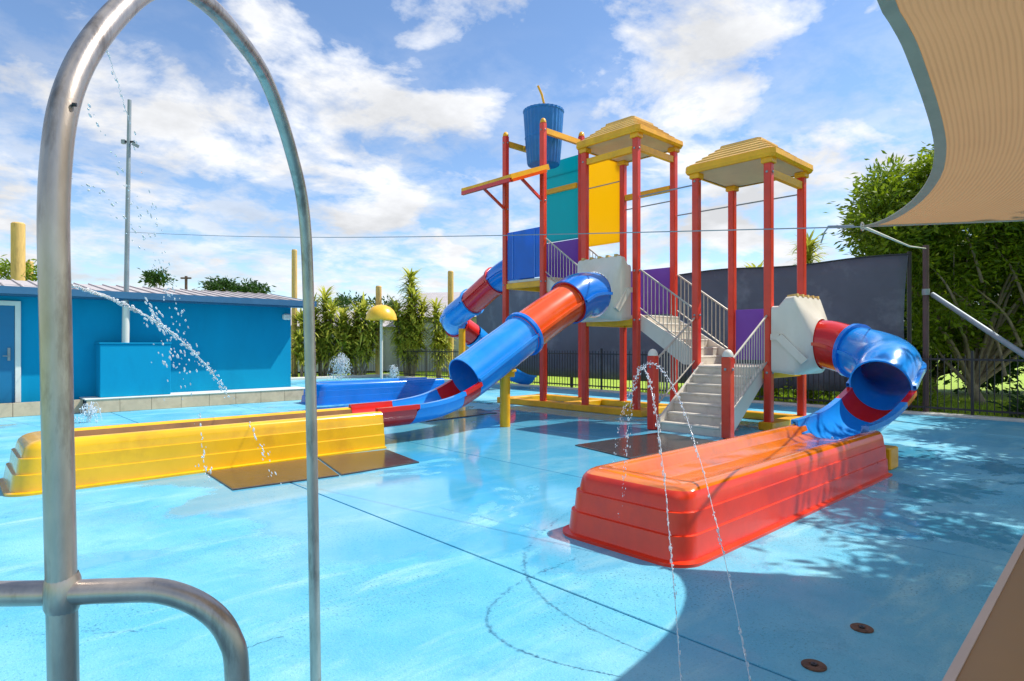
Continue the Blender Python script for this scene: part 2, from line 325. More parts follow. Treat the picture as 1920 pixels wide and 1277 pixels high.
def blob(mb, c, rx, ry, a, z, n=9):
    pts = []
    for k in range(n):
        t = 2 * math.pi * k / n; q = random.uniform(0.75, 1.2); x, y = rx * math.cos(t) * q, ry * math.sin(t) * q
        pts.append((c.x + x * math.cos(a) - y * math.sin(a), c.y + x * math.sin(a) + y * math.cos(a), z))
    mb.add(pts, [tuple(range(n))])
ck = MB()
for line in ([(140, 948), (190, 944), (225, 938)], [(455, 1222), (490, 1205), (540, 1190)],
             [(804, 949), (900, 968), (1037, 1002)]):
    fine = []
    for (a, b_), (c, d) in zip(line, line[1:]):
        for t in np.linspace(0, 1, 6)[:-1]: fine.append(gr(a + (c - a) * t + random.uniform(-3, 3), b_ + (d - b_) * t + random.uniform(-2, 2)))
    for p, q in zip(fine, fine[1:]):
        nrm = Vector((-(q - p).y, (q - p).x, 0)).normalized() * random.uniform(.0006, .002)
        ck.add([(p + nrm) + Vector((0, 0, .0025)), (p - nrm) + Vector((0, 0, .0025)), (q - nrm) + Vector((0, 0, .0025)), (q + nrm) + Vector((0, 0, .0025))], [(0, 1, 2, 3)])
tag(obj('deck_cracks', ck, M_crack), 'fine dark hairline cracks in the cyan painted deck', 'cracks', kind='stuff')
# grass behind the fences
def grass(name, label, u0, u1, v0, v1, n, h):
    b = np.column_stack([rng.uniform(u0, u1, n), rng.uniform(v0, v1, n)]); a = rng.uniform(0, 6.28, n); hh = rng.uniform(.5, 1, n) * h
    mb = MB()
    for (x, y), t, k in zip(b, a, hh):
        w = 0.018; c, s = math.cos(t) * w, math.sin(t) * w; l = rng.uniform(-.4, .4, 2) * k
        mb.v += [(x - c, y - s, -.09), (x + c, y + s, -.09), (x + l[0], y + l[1], -.09 + k)]; i = len(mb.v) - 3; mb.f.append((i, i + 1, i + 2))
    tag(obj(name, mb, M_grass), label, 'grass', kind='stuff')
grass('lawn_grass', 'sunlit green lawn grass beyond the black side fence', 15.6, 21, -6, 12, 16000, .16)
grass('verge_grass', 'strip of short grass along the far kerb', 8, 24, 25.35, 28, 9000, .18)

# ------------------------------------------------------------------ play tower
T = 0.068
U0, U1 = 10.63, 12.03
V = [4.825, 6.225, 7.61, 8.995, 10.305, 11.635]
Z1, Z2, Z3 = 1.1, 2.1, 3.1
tower = thing('play_tower', 'tall red and yellow water play tower with stairs, decks and two roofs', 'play tower', (U0, 8.2, 0))
def post(u, v, z1, cap=M_yel, w=T, z0=0.0):
    p = obj('post', MB().box(u - w, u + w, v - w, v + w, z0, z1, 0.018), M_red, tower)
    obj('cap', MB().lathe([(w * 1.12, 0), (w * 1.12, .03), (w * 0.95, .07), (w * .6, .105), (.01, .12)], (u, v, z1 - .005), 12, True), cap, p, 40); return p
HB, HR1, HR2 = 6.80, 5.86, 4.74
for (u, v, h) in ((U0, V[0], HR2), (U0, V[1], HR2), (U1, V[0], HR2), (U1, V[1], HR2), (U0, V[2], HR1), (U1, V[2], HR1), (U0, V[3], HR1), (U1, V[3], HR1),
                  (U0, V[4], HB), (U1, V[4], HB), (U0, V[5], HB), (U1, V[5], HB)):
    post(u, v, h)
N_U = 9.18
for v in (V[0], V[1]): post(N_U, v, 1.30, M_white, 0.078)
# ground frames
for (u0, u1, v0, v1) in ((U0 - .13, U0 + .13, V[2] - .2, V[5] + .2), (U1 - .13, U1 + .13, V[2] - .2, V[5] + .2), (U0 + .132, U1 - .132, V[2] - .12, V[2] + .12), (U0 + .132, U1 - .132, V[5] - .12, V[5] + .12),
                         (U0 + .132, U1 - .132, V[3] + .55, V[3] + .79), (U0 - .13, U1 + .2, V[0] - .13, V[0] + .13), (U1 - .13, U1 + .13, V[0] + .132, V[1] + .13)):
    obj('base_beam', MB().box(u0, u1, v0, v1, 0.0, 0.14, .012), M_yel, tower)
# decks
def deckbox(u0, u1, v0, v1, z):
    d = obj('deck', MB().box(u0, u1, v0, v1, z - .07, z, .008), M_cream, tower)
    for (a, b, c, e) in ((u0 - .04, u0 + .05, v0, v1), (u1 - .05, u1 + .04, v0, v1)):
        obj('beam', MB().box(a, b, c, e, z - .21, z - .073, .01), M_yel, d)
    for (a, b, c, e) in ((u0 + .052, u1 - .052, v0, v0 + .09), (u0 + .052, u1 - .052, v1 - .09, v1)):
        obj('beam', MB().box(a, b, c, e, z - .206, z - .075, .01), M_yel, d)
deckbox(U0, U1, V[0] - .02, V[1] + .02, Z1); deckbox(U0, U1, V[2], V[3], Z2); deckbox(U0, U1, V[4], V[5], Z3)
# stairs
def stairs(axis, lo, hi, run0, run1, z0, z1, n):
    """axis 'u': climbs from u=run0 to run1 between v=lo..hi; axis 'v' likewise"""
    q = lambda r, s, z: (r, s, z) if axis == 'u' else (s, r, z)
    sg = 1 if run1 > run0 else -1; go = (run1 - run0) / n; rise = (z1 - z0) / n
    und = Vector(q(run0 + go * 1.25, 0, z0 + .02)); 
    mb = MB().loft([[q(run0 + go * 1.3, y, z0 + .004), q(run1 - .01 * sg, y, z1 - .22), q(run1 - .01 * sg, y, z1 - .25), q(run0 + go * 1.32, y, z0 + .0)] for y in (lo + .06, hi - .06)], caps=True)
    st = obj('staircase', mb, M_white, tower)
    for s in (lo + .03, hi - .03):
        obj('stringer', MB().loft([[q(run0 - .02 * sg, s + d, z0 + .0), q(run0 - .02 * sg, s + d, z0 + rise + .06), q(run1, s + d, z1 + .06), q(run1, s + d, z1 - .26), q(run0 + go * 1.3, s + d, z0)] for d in (-.025, .025)], caps=True), M_white, st)
    for k in range(n - 0):
        a, b = run0 + go * k, run0 + go * (k + 1) + .03 * sg
        x0, x1 = sorted((a, b)); zt = z0 + rise * (k + 1)
        m = MB()
        if axis == 'u': m.box(x0 - .02, x1, lo + .058, hi - .058, zt - .04, zt, .01).box(x0 + .004, x0 + .03, lo + .058, hi - .058, zt - rise, zt - .041)
        else:
            m.box(lo + .058, hi - .058, x0, x1 + .02 if sg < 0 else x1, zt - .04, zt, .01)
            y = x1 - .03 if sg < 0 else x0 + .004
            m.box(lo + .058, hi - .058, y, y + .026, zt - rise, zt - .041)
        obj('tread', m, M_cream, st)
stairs('u', V[0] + .085, V[1] - .085, N_U + .04, U0 + .02, 0.0, Z1, 7)
stairs('v', U0 + .05, U1 - .05, V[1] + .02, V[2] + .02, Z1, Z2, 6)
stairs('v', U0 + .05, U1 - .05, V[3] + .02, V[4] + .02, Z2, Z3, 6)
bal_me = MB().tube([(0, 0, 0), (0, 0, 1)], .009, 6).mesh('baluster', 40); bal_me.materials.append(M_rail)
def railing(p, q, h, n=None, low=.12):
    p, q = Vector(p), Vector(q); up = Vector((0, 0, h)); lw = Vector((0, 0, low))
    r = obj('railing', MB().tube([p + up, q + up], .019, 8).tube([p + lw, q + lw], .014, 8), M_rail, tower, 40)
    n = n or max(2, int((q - p).xy.length / .088))
    for k in range(1, n):
        b = p + (q - p) * (k / n)
        place('baluster', bal_me, r, b + lw, scale=(1, 1, h - low))
railing((N_U + .08, V[0], .28), (U0 - .08, V[0], 1.06), .93); railing((N_U + .08, V[1], .28), (U0 - .08, V[1], 1.06), .93)
for u in (U0, U1):
    railing((u, V[1] + .09, 1.28), (u, V[2] - .09, 2.12), .92); railing((u, V[3] + .09, 2.26), (u, V[4] - .09, 3.10), .92)
# panels
def panel(m, u0, u1, v0, v1, z0, z1, lab=None):
    o = obj('panel', MB().box(u0, u1, v0, v1, z0, z1, .006), m, tower); 
    if lab: o['label'] = lab
    return o
panel(M_purp, U1 - .02, U1 + .02, V[0] + .085, V[1] - .085, Z1 + .08, Z1 + 1.1, 'purple barrier panel on the low deck')
panel(M_purp, U1 - .02, U1 + .02, V[2] + .085, V[3] - .085, Z2 + .08, Z2 + 1.12, 'purple barrier panel on the middle deck')
panel(M_purp, U1 - .02, U1 + .02, V[4] + .085, V[5] - .085, Z3 + .08, Z3 + 1.10, 'purple barrier panel on the top deck')
panel(M_teal, U1 - .02, U1 + .02, V[4] + .085, V[5] - .085, Z3 + 1.12, 6.35, 'tall teal panel below the bucket')
panel(M_ypan, U1 - .02, U1 + .02, V[3] + .085, V[4] - .085, 3.95, 6.1, 'tall amber panel beside the teal one')
bp_ = panel(M_bpan, U0 - .02, U0 + .02, V[4] + .085, V[5] - .085, Z3 + .02, Z3 + 1.22, 'blue barrier panel on the top deck')
for f in (.15, .82):
    v = V[4] + .09 + f * (V[5] - V[4] - .18); obj('rib', MB().box(U0 - .032, U0 - .0205, v - .012, v + .012, Z3 + .03, Z3 + 1.21), M_blue, bp_)
# beams and tie rods
def beam(p, q, w=.09, h=.13, m=M_yel): obj('beam', MB().bar(p, q, w, h), m, tower)
def rod(p, q, r=.014): obj('tie_rod', MB().tube([p, q], r, 6), M_galv, tower)
beam((U0 + .08, V[4], 6.62), (U1 - .08, V[4], 6.62)); beam((U0 + .08, V[5], 6.62), (U1 - .08, V[5], 6.62))
beam((U1 - .09, V[4] + .08, 5.55), (U1 - .09, V[5] - .08, 5.55), .07); beam((U1, V[2] + .08, 4.98), (U1, V[3] - .08, 4.98)); beam((U0, V[2] + .08, 5.56), (U0, V[3] - .08, 5.56)); 
beam((U0 + .08, V[2], 5.6), (U1 - .08, V[2], 5.6)); beam((U0 + .08, V[0], 4.5), (U1 - .08, V[0], 4.5))
rod((U1, V[4] + .08, 5.95), (U1, V[5] - .08, 5.95)); rod((U1 - .05, V[3] + .08, 5.4), (U1 - .05, V[4], 5.4))
rod((U0, V[1] + .08, 4.55), (U0, V[2] - .08, 4.55)); rod((U1, V[1] + .08, 4.35), (U1, V[2] - .08, 4.35)); rod((U1, V[2], 4.70), (U1, V[3], 4.70)); rod((U1, V[0] + .08, 4.35), (U1, V[1] - .08, 4.35))
# roofs
def roof(v0, v1, ze, rise):
    o = .15; a0, a1, b0, b1 = U0 - o, U1 + o, v0 - o, v1 + o
    r = obj('roof', MB().box(a0 + .05, a1 - .05, b0 + .05, b1 - .05, ze + .015, ze + .04), M_soff, tower)
    mb = MB()
    def rl(i, z, c=.05): return [(a0 + i + c, b0 + i, z), (a1 - i - c, b0 + i, z), (a1 - i, b0 + i + c, z), (a1 - i, b1 - i - c, z), (a1 - i - c, b1 - i, z), (a0 + i + c, b1 - i, z), (a0 + i, b1 - i - c, z), (a0 + i, b0 + i + c, z)]
    mb.loft([rl(.05, ze, .06), rl(0, ze, .06), rl(-.025, ze + .05, .07), rl(-.02, ze + .14, .07), rl(.04, ze + .155, .06)])
    obj('fascia', mb, M_yel, r)
    n = 5; reach = .43
    for k in range(n):
        i0, i1 = .035 + reach * k / n, .035 + reach * (k + 1) / n + .02; z0, z1 = ze + .152 + (rise - .15) * k / n, ze + .152 + (rise - .15) * (k + 1) / n
        obj('roof_course', MB().loft([rl(i0, z0 - .01), rl(i0 - .008, z0 + .014), rl(i1, z1 + .004)]), M_roof, r)
    i = .035 + reach
    obj('roof_cap', MB().loft([rl(i - .02, ze + rise - .012), rl(i - .015, ze + rise + .03), rl(i + .1, ze + rise + .055)], caps=True), M_roof, r)
    for u in (U0, U1):
        for v in (v0, v1):
            obj('bracket', MB().box(u - .1, u + .1, v - .1, v + .1, ze - .09, ze + .012, .01), M_yel, r)
roof(V[0], V[1], HR2, .50); roof(V[2], V[3], HR1, .52)
bolt_me = MB().lathe([(.022, 0), (.022, .012), (.012, .02), (.001, .021)], (0, 0, 0), 8).mesh('bolt', 30); bolt_me.materials.append(M_galv)
for (u, v, zs) in ((U0, V[0], (1.0, 4.5)), (U0, V[1], (1.0, 2.05, 4.6)), (U0, V[2], (2.0, 3.02, 5.56)), (U0, V[3], (2.0, 5.56)), (U0, V[4], (3.0, 4.93, 6.62)), (U0, V[5], (3.0, 4.93, 6.62)), (N_U, V[0], (1.1,)), (N_U, V[1], (1.1,))):
    w = T if u > 10 else .078
    for z in zs:
        place('bolt', bolt_me, tower, (u - w - .001, v, z), (0, R(-90), 0)); place('bolt', bolt_me, tower, (u, v - w - .001, z), (R(90), 0, 0))
# splash awning on the bucket bay
aw = obj('splash_awning', MB().loft([[(U0 - .06, V[4] - .16, 5.66), (U0 - .06, V[5] + .16, 5.66), (U0 - .06, V[5] + .16, 5.74), (U0 - .06, V[4] - .16, 5.74)],
                                     [(U0 - 1.22, V[4] - .16, 5.20), (U0 - 1.22, V[5] + .16, 5.20), (U0 - 1.22, V[5] + .16, 5.26), (U0 - 1.22, V[4] - .16, 5.26)]], caps=True), M_roof, tower)
for v in (V[4] - .19, V[5] + .19): obj('edge_trim', MB().bar((U0 - .02, v, 5.70), (U0 - 1.24, v, 5.235), .05, .13), M_yel, aw)
obj('edge_trim', MB().bar((U0 - 1.25, V[4] - .21, 5.25), (U0 - 1.25, V[5] + .21, 5.25), .05, .07), M_yel, aw); obj('gutter', MB().bar((U0 - 1.25, V[4] - .2, 5.17), (U0 - 1.25, V[5] + .2, 5.17), .07, .086), M_sred, aw)
obj('side_gutter', MB().bar((U0 - .1, V[4] - .19, 5.59), (U0 - 1.2, V[4] - .19, 5.165), .06, .07), M_org, aw)
for v in (V[4], V[5]): obj('strut', MB().bar((U0 - .78, v, 5.37), (U0 - .02, v, 4.93), .05, .06), M_red, aw)
# bucket
bc = ((U0 + U1) / 2, (V[4] + V[5]) / 2)
bk = thing('tipping_bucket', 'big blue ribbed tipping bucket hung between yellow beams', 'bucket', (bc[0], bc[1], 6.15))
NB = 28; prof = []
mb = MB(); loops = []
for (r, z) in ((.02, 6.2), (.43, 6.2), (.445, 6.24), (.50, 6.85), (.512, 6.86), (.512, 6.90), (.50, 6.91), (.545, 7.52), (.56, 7.53), (.56, 7.58), (.53, 7.58), (.42, 6.28), (.02, 6.26)):
    r *= .92; loops.append([(bc[0] + r * (1 + (.025 if k % 2 else -.01)) * math.cos(math.pi * k / NB), bc[1] + r * (1 + (.025 if k % 2 else -.01)) * math.sin(math.pi * k / NB), z) for k in range(2 * NB)])
obj('bucket_body', mb.loft([[(x, y, z - .14) for x, y, z in l] for l in loops]), M_buck, bk, 20)
for v in (V[4] + .045, V[5] - .045): obj('pivot', MB().tube([(bc[0], v, 6.70), (bc[0], bc[1] + (-.44 if v < bc[1] else .44), 6.70)], .035, 10), M_galv, bk, 40)
sp = [(bc[0] + .03, bc[1] - .03, 6.4), (bc[0] + .02, bc[1] - .02, 7.56), (bc[0] - .04, bc[1] + .02, 7.86), (bc[0] - .12, bc[1] + .08, 8.08)]
tag(obj('filler_spout', MB().tube(sp, .03, 8), M_yel, bk, 40), None, None)

# ------------------------------------------------------------------ slides
def bez(pts, n=10):
    P = [Vector(p) for p in pts]; out = []
    for i in range(len(P) - 1):
        p0, p1, p2, p3 = P[max(i - 1, 0)], P[i], P[i + 1], P[min(i + 2, len(P) - 1)]
        for k in range(n):
            t = k / n; out.append(0.5 * ((2 * p1) + (p2 - p0) * t + (2 * p0 - 5 * p1 + 4 * p2 - p3) * t * t + (3 * p1 - p0 - 3 * p2 + p3) * t ** 3))
    return out + [P[-1]]
def sweep(pts, prof, closed=True):
    m = len(pts); loops = []
    for i, p in enumerate(pts):
        d = (pts[min(i + 1, m - 1)] - pts[max(i - 1, 0)]).normalized(); a = d.cross(Vector((0, 0, 1))).normalized(); b = a.cross(d)
        loops.append([p + a * x + b * y for x, y in prof])
    return MB().loft(loops, closed=closed)
def ring(r, n=28): return [(r * math.cos(2 * math.pi * k / n), r * math.sin(2 * math.pi * k / n)) for k in range(n)]
def pipe(pts, r=.39, th=.022):
    a, b = sweep(pts, ring(r)), sweep(pts, ring(r - th)); mb = MB(); mb.v = a.v + b.v; k = len(a.v); n = 28
    mb.f = list(a.f) + [tuple(reversed([i + k for i in f])) for f in b.f]
    for base in (0, (len(pts) - 1) * n):
        for i in range(n):
            j = (i + 1) % n; mb.f.append((base + i, base + j, k + base + j, k + base + i))
    return mb
def half(w, r=.39, th=.025, a0=-10, n=18):
    """open flume section: arc below, flared lips"""
    o = [(r * math.cos(R(a)), r * math.sin(R(a))) for a in np.linspace(a0, -180 - a0, n)]
    lip = .055
    o = [(o[0][0] + lip, o[0][1] - .035), (o[0][0] + lip, o[0][1] + w)] + [(o[0][0] - th, o[0][1] + w)] + [((r - th) * math.cos(R(a)), (r - th) * math.sin(R(a))) for a in np.linspace(a0, -180 - a0, n)] + \
        [(o[-1][0] + th, o[-1][1] + w), (o[-1][0] - lip, o[-1][1] + w), (o[-1][0] - lip, o[-1][1] - .035)] + list(reversed(o))
    return o
def flume(pts, w=.05, r=.39): 
    pr = half(w, r); mb = sweep(pts, pr); n = len(pr); m = n // 2
    for b in (0, (len(pts) - 1) * n):
        for i in range(m - 1): mb.f.append((b + i, b + i + 1, b + n - 2 - i, b + n - 1 - i) if n - 2 - i > i + 1 else (b + i, b + i + 1, b + n - 1 - i))
    return mb
def flange(pts_pair, r=.39, w=.05):
    p, q = pts_pair; d = (q - p).normalized(); return pipe([p - d * .035, p + d * .035], r + w, w + .018)
def seam(pts, r=.39, sides=(1, -1)):
    """bolted joint running along both sides of a tube"""
    mb = MB()
    for s in sides:
        s1 = sweep(pts, [(s * r * .985, -.028), (s * (r + .04), -.028), (s * (r + .04), .028), (s * r * .985, .028)]); k = len(mb.v); mb.v += s1.v; mb.f += [tuple(i + k for i in f) for f in s1.f]
    return mb
def cut(path, a, b, key):  # path points with key between a and b
    return [p for p in path if min(a, b) - 1e-6 <= key(p) <= max(a, b) + 1e-6]
def resample(path, step=.06):
    out = [path[0]]; 
    for p, q in zip(path, path[1:]):
        L = (q - p).length; k = max(1, int(L / step))
        for i in range(1, k + 1): out.append(p + (q - p) * i / k)
    return out
def seg(path, s0, s1):
    acc = 0; out = []
    for i, p in enumerate(path):
        if i: acc += (p - path[i - 1]).length
        if s0 - 1e-6 <= acc <= s1 + 1e-6: out.append(p)
    return out
def length_at(path, f):
    acc = 0; best = (1e9, 0)
    for i, p in enumerate(path):
        if i: acc += (p - path[i - 1]).length
        e = f(p); best = min(best, (e, acc))
    return best[1]
def hood(parent, c, ax, zd, zc, r=.42, ds=1.0):
    """white moulded tunnel mouth: c face centre (u,v), ax outward direction, zd deck, zc tube centre"""
    side = Vector((-ax[1], ax[0], 0)); A = Vector((ax[0], ax[1], 0)); C0 = Vector((c[0], c[1], 0))
    secs = [(.02, .61, zd - .10, zd + 1.06, 18), (.16, .61, zd - .10, zd + 1.06, 18), (.32, .61, zd - .12, zd + 1.21, 16), (.50, .60, zd - .13, zd + 1.22, 16), (.60, .56, zd - .12, zd + 1.06, 9), (.76, r + .05, zc - r - .03, zc + r + .05, 3.2), (.82, r + .012, zc - r - .012, zc + r + .012, 2)]; secs = [(q[0] * ds,) + q[1:] for q in secs]
    mb = MB(); loops = []
    for d, hw, z0, z1, ex in secs:
        zm, hh = (z0 + z1) / 2, (z1 - z0) / 2; L = []
        for k in range(72):
            t = 2 * math.pi * (k + .5) / 72; cx, cz = math.cos(t), math.sin(t)
            L.append(C0 + A * d + side * (hw * math.copysign(abs(cx) ** (2 / ex), cx)) + Vector((0, 0, zm + hh * math.copysign(abs(cz) ** (2 / ex), cz))))
        loops.append(L)
    h = obj('entry_hood', mb.loft(loops), M_white, parent, 28)
    for k in range(5):
        s = -.44 + .22 * k
        obj('rib', MB().bar(C0 + A * .30 * ds + side * s + Vector((0, 0, zd + 1.215)), C0 + A * .52 * ds + side * s + Vector((0, 0, zd + 1.235)), .07, .05), M_wood, h)
    for sgn in (1, -1):
        b0 = C0 + side * (sgn * .625)
        z = lambda h: Vector((0, 0, zd + h))
        obj('side_band', MB().bar(b0 + A * .02 + z(.52), b0 + A * .22 * ds + z(.52), .06, .10).bar(b0 + A * .205 * ds + z(.527), b0 + A * .72 * ds - side * sgn * .06 + z(.10), .07, .13), M_white, h)
    return h
def trough(name, label, u0, u1, v0, v1, mo, mi, h=.5, lean=.8, ml=None):
    t = thing(name, label, 'run-out trough', ((u0 + u1) / 2, (v0 + v1) / 2, 0), 'slide run-out troughs')
    outer = [(-.012, .468), (.002, .440), (.008, .41), (.016, .340), (.028, .336), (.036, .190), (.048, .186), (.058, .030), (.10, .022), (.10, 0)]
    inner = [(-.32, .345), (-.27, .350), (-.21, .385), (-.175, .395), (-.145, .475), (-.115, .497), (-.08, .503), (-.045, .496), (-.025, .484), (-.012, .468)]
    sc = h / .5
    def path(o):
        r = max(.05, .15 + o * .6); a, b, c = u0 - o - (.16 * o / .1 if o < .06 else .096) * lean, v0 - o, v1 + o; L = [(u1, b)]
        for k in range(9): th = R(-90 - 90 * k / 8); L.append((a + r + r * math.cos(th), b + r + r * math.sin(th)))
        for k in range(9): th = R(180 - 90 * k / 8); L.append((a + r + r * math.cos(th), c - r + r * math.sin(th)))
        return L + [(u1, c)]
    def shell(pr): return MB().loft([[(x, y, z * sc) for x, y in path(o)] for o, z in pr], closed=False)
    obj('outer_shell', shell(list(reversed(outer))), mo, t, 50); obj('basin_wall', shell(list(reversed(inner[:5]))), mi, t, 50); obj('rim', shell(list(reversed(inner[4:]))), ml or mi, t, 50)
    fl = path(-.318); obj('basin_floor', MB().add([(x, y, .346 * sc) for x, y in fl], [tuple(range(len(fl)))]), mi, t)
    e = [(o, z) for o, z in outer]  # closed lips at the open end
    for b, s in ((v0, -1), (v1, 1)):
        pr = [(u1 + .0005, b + s * o, z * sc) for o, z in list(reversed(inner)) [:0] + inner + outer[1:]]
        obj('end_lip', MB().add(pr + [(u1 + .0005, b + s * -.32, 0)], [tuple(range(len(pr) + 1))]), mo, t)
    return t
# front slide (straight, from the middle deck)
vc = (V[2] + V[3]) / 2
fs = thing('tube_slide', 'straight enclosed slide of blue and orange tube sections running to the yellow trough', 'slide', (6.6, vc, 0), 'enclosed tube slides')
path = resample(bez([(10.10, vc, 2.53), (9.86, vc, 2.52), (9.58, vc, 2.47), (9.28, vc, 2.33), (8.7, vc, 2.04), (8.0, vc, 1.66), (7.3, vc, 1.27), (6.63, vc, .90), (6.1, vc, .70), (5.55, vc, .62), (5.0, vc, .605), (4.55, vc, .60)], 8), .05)
la = lambda u: length_at(path, lambda p: abs(p.x - u))
hood(fs, (U0 - .06, vc), (-1, 0), Z2, 2.53, .47, .62)
def section(parent, a, b, m, r=.39):
    s = obj('tube_section', pipe(seg(path, a, b), r), m, parent, 40); [obj('bolted_seam', seam(seg(path, a, b), r, (k,)), m, s, 30) for k in (1, -1)]; return s
s_ = section(fs, 0, la(9.28), M_blue, .465); section(fs, la(9.28), la(8.0), M_org); section(fs, la(8.0), la(6.63), M_lblue)
for u, m in ((9.28, M_sred), (8.0, M_blue), (6.63, M_lblue)):
    k = la(u); q = seg(path, k - .06, k + .06); obj('flange', flange((q[0], q[-1]), .39, .055), m, fs, 40)
for (a, b, m) in ((6.64, 6.30, M_sred), (6.30, 5.38, M_lblue), (5.38, 4.70, M_sred)):
    obj('flume_section', flume(seg(path, la(a), la(b) + .05), .03), m, fs, 45)
for (u, v, h) in ((7.55, vc - .02, 1.02),):
    sp_ = obj('support_post', MB().tube([(u, v, 0), (u, v, h)], .095, 14), M_yel, fs, 40)
    obj('bracket', MB().box(u - .13, u + .13, v - .13, v + .13, h - .12, h - .02, .01).box(u - .06, u + .06, v - .25, v + .25, h - .021, h + .03, .01), M_yel, sp_)
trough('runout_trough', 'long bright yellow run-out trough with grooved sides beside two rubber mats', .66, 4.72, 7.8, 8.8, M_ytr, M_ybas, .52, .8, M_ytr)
# right slide (turns a corner, into the orange trough)
vt = 2.80; uc = (U0 + U1) / 2 - .16
rs = thing('tube_slide', 'short enclosed slide with red tube and blue elbow turning into the red trough', 'slide', (9.5, vt, 0), 'enclosed tube slides')
pts = [(uc, V[0] - .62, 1.50), (uc, V[0] - .80, 1.49)]
rb = 1.22
for k in range(1, 8):
    t = R(90 * k / 8); pts.append((uc - rb + rb * math.cos(t), vt + rb - rb * math.sin(t), 1.47 - .36 * k / 8))
pts += [(uc - rb, vt, 1.08), (9.70, vt, .93), (9.3, vt, .80), (8.8, vt, .68), (8.3, vt, .62), (7.75, vt, .60)]
path = resample(bez(pts, 6), .05)
hood(rs, (uc, V[0] - .06), (0, -1), Z1, 1.50, .42, .78)
ls = lambda u: length_at(path, lambda p: abs(p.x - u) + abs(p.y - vt))
L1 = length_at(path, lambda p: abs(p.y - (V[0] - 1.16)))
section(rs, 0, L1 + .12, M_sred, .41); section(rs, L1 + .12, ls(9.62), M_lblue, .40)
for k, m in ((.05, M_sred), (L1 + .12, M_blue), (ls(9.62), M_lblue)):
    q = seg(path, max(0, k - .06), k + .06); obj('flange', flange((q[0], q[-1]), .40, .055), m, rs, 40)
for (a, b, m) in ((9.63, 9.22, M_sred), (9.22, 7.95, M_lblue), (7.95, 7.75, M_lblue)):
    obj('flume_section', flume(seg(path, ls(a), ls(b) + .05), .03), m, rs, 45)
sp_ = obj('support_foot', MB().box(8.25, 8.55, vt - .52, vt - .2, 0, .26, .015), M_yel, rs)
trough('runout_trough', 'red run-out trough with wet amber basin, blunt end and pale grooves', 3.76, 7.95, 2.28, 3.28, M_rtr, M_otr, .5)
# far slide (loops behind the tower)
uc = (U0 + U1) / 2
bsl = thing('tube_slide', 'far bent slide of red and blue tube pieces leaving the top deck', 'slide', (uc, 14.5, 0), 'enclosed tube slides')
v0_ = 14.5; rl_ = .70; pts = [(uc, V[5] + .05, 3.52), (uc, V[5] + .6, 3.46), (uc, V[5] + 1.2, 3.22), (uc, v0_ - .8, 2.78), (uc, v0_, 2.42)]
for k in range(1, 7):
    t = R(180 - 90 * k / 6); pts.append((uc + rl_ + rl_ * math.cos(t), v0_ + rl_ * math.sin(t), 2.42 - .42 * k / 6))
pts += [(uc + 1.3, v0_ + rl_, 1.66), (uc + 2.2, v0_ + rl_, 1.02), (uc + 2.7, v0_ + rl_, .72), (uc + 3.2, v0_ + rl_, .52), (uc + 3.6, v0_ + rl_, .46)]
path = resample(bez(pts, 6), .06); tot = sum((q - p).length for p, q in zip(path, path[1:]))
cuts = [0, 1.15, 2.35, 4.0, 4.7, 5.9, tot - .95]
for a, b, m in zip(cuts, cuts[1:], (M_blue, M_sred, M_lblue, M_sred, M_lblue, M_sred)):
    section(bsl, a, b, m, .37); q = seg(path, max(a - .06, 0), a + .07); obj('flange', flange((q[0], q[-1]), .37, .05), m, bsl, 40)
obj('flume_section', flume(seg(path, tot - .97, tot), .03, .37), M_lblue, bsl, 45)
sp_ = obj('support_post', MB().tube([(uc - .05, v0_ - .25, 0), (uc - .05, v0_ - .25, 1.95)], .1, 14), M_yel, bsl, 40)
trough('runout_trough', 'far blue run-out trough standing on the deck behind the yellow one', 6.9, 10.6, 14.2, 15.2, M_blue, M_blue, .52)
# small water splash where the right slide meets its trough, thin water film in the troughs
# ------------------------------------------------------------------ rubber mats
def rmat(label, pts, z=.0):
    P = [gr(*p) for p in pts]; c = sum(P, Vector()) / 4
    mb = MB().loft([[p + Vector((0, 0, .002)) for p in P], [p + Vector((0, 0, .014)) for p in P], [p + (c - p) * .02 + Vector((0, 0, .018)) for p in P]], caps=True)
    tag(obj('rubber_mat', mb, M_mat), label, 'mat', 'brown rubber mats on the deck')
rmat('wet brown rubber mat at the middle of the yellow trough', [(386, 887), (592, 860), (636, 893), (437, 920)])
rmat('wet brown rubber mat at the slide end of the yellow trough', [(596, 859), (727, 845), (786, 868), (641, 892)])
rmat('dark rubber mat at the foot of the white stairs', [(1078, 836), (1236, 812), (1352, 830), (1182, 861)])
rmat('dark rubber mat beneath the straight blue and orange slide', [(770, 782), (900, 768), (932, 775), (800, 791)])

# ------------------------------------------------------------------ blue building
bld = thing('pool_building', 'low bright blue rendered pool building with grey-blue fascia and pale roof', 'building', (2, 18, 0))
BV = 16.62; BU1 = 7.15
obj('wall', MB().box(-9, BU1, BV, BV + 5.2, 0, 2.52), M_wall, bld)
rf = obj('roof', MB().loft([[(-9.4, BV - .42, 2.60), (BU1 + .45, BV - .42, 2.60), (BU1 + .45, BV + 2.6, 3.0), (-9.4, BV + 2.6, 3.0)], [(-9.4, BV - .42, 2.65), (BU1 + .45, BV - .42, 2.65), (BU1 + .45, BV + 2.6, 3.05), (-9.4, BV + 2.6, 3.05)]], caps=True)
         .loft([[(-9.4, BV + 2.603, 3.0), (BU1 + .45, BV + 2.603, 3.0), (BU1 + .45, BV + 5.6, 2.60), (-9.4, BV + 5.6, 2.60)], [(-9.4, BV + 2.603, 3.05), (BU1 + .45, BV + 2.603, 3.05), (BU1 + .45, BV + 5.6, 2.65), (-9.4, BV + 5.6, 2.65)]], caps=True), M_groof, bld)
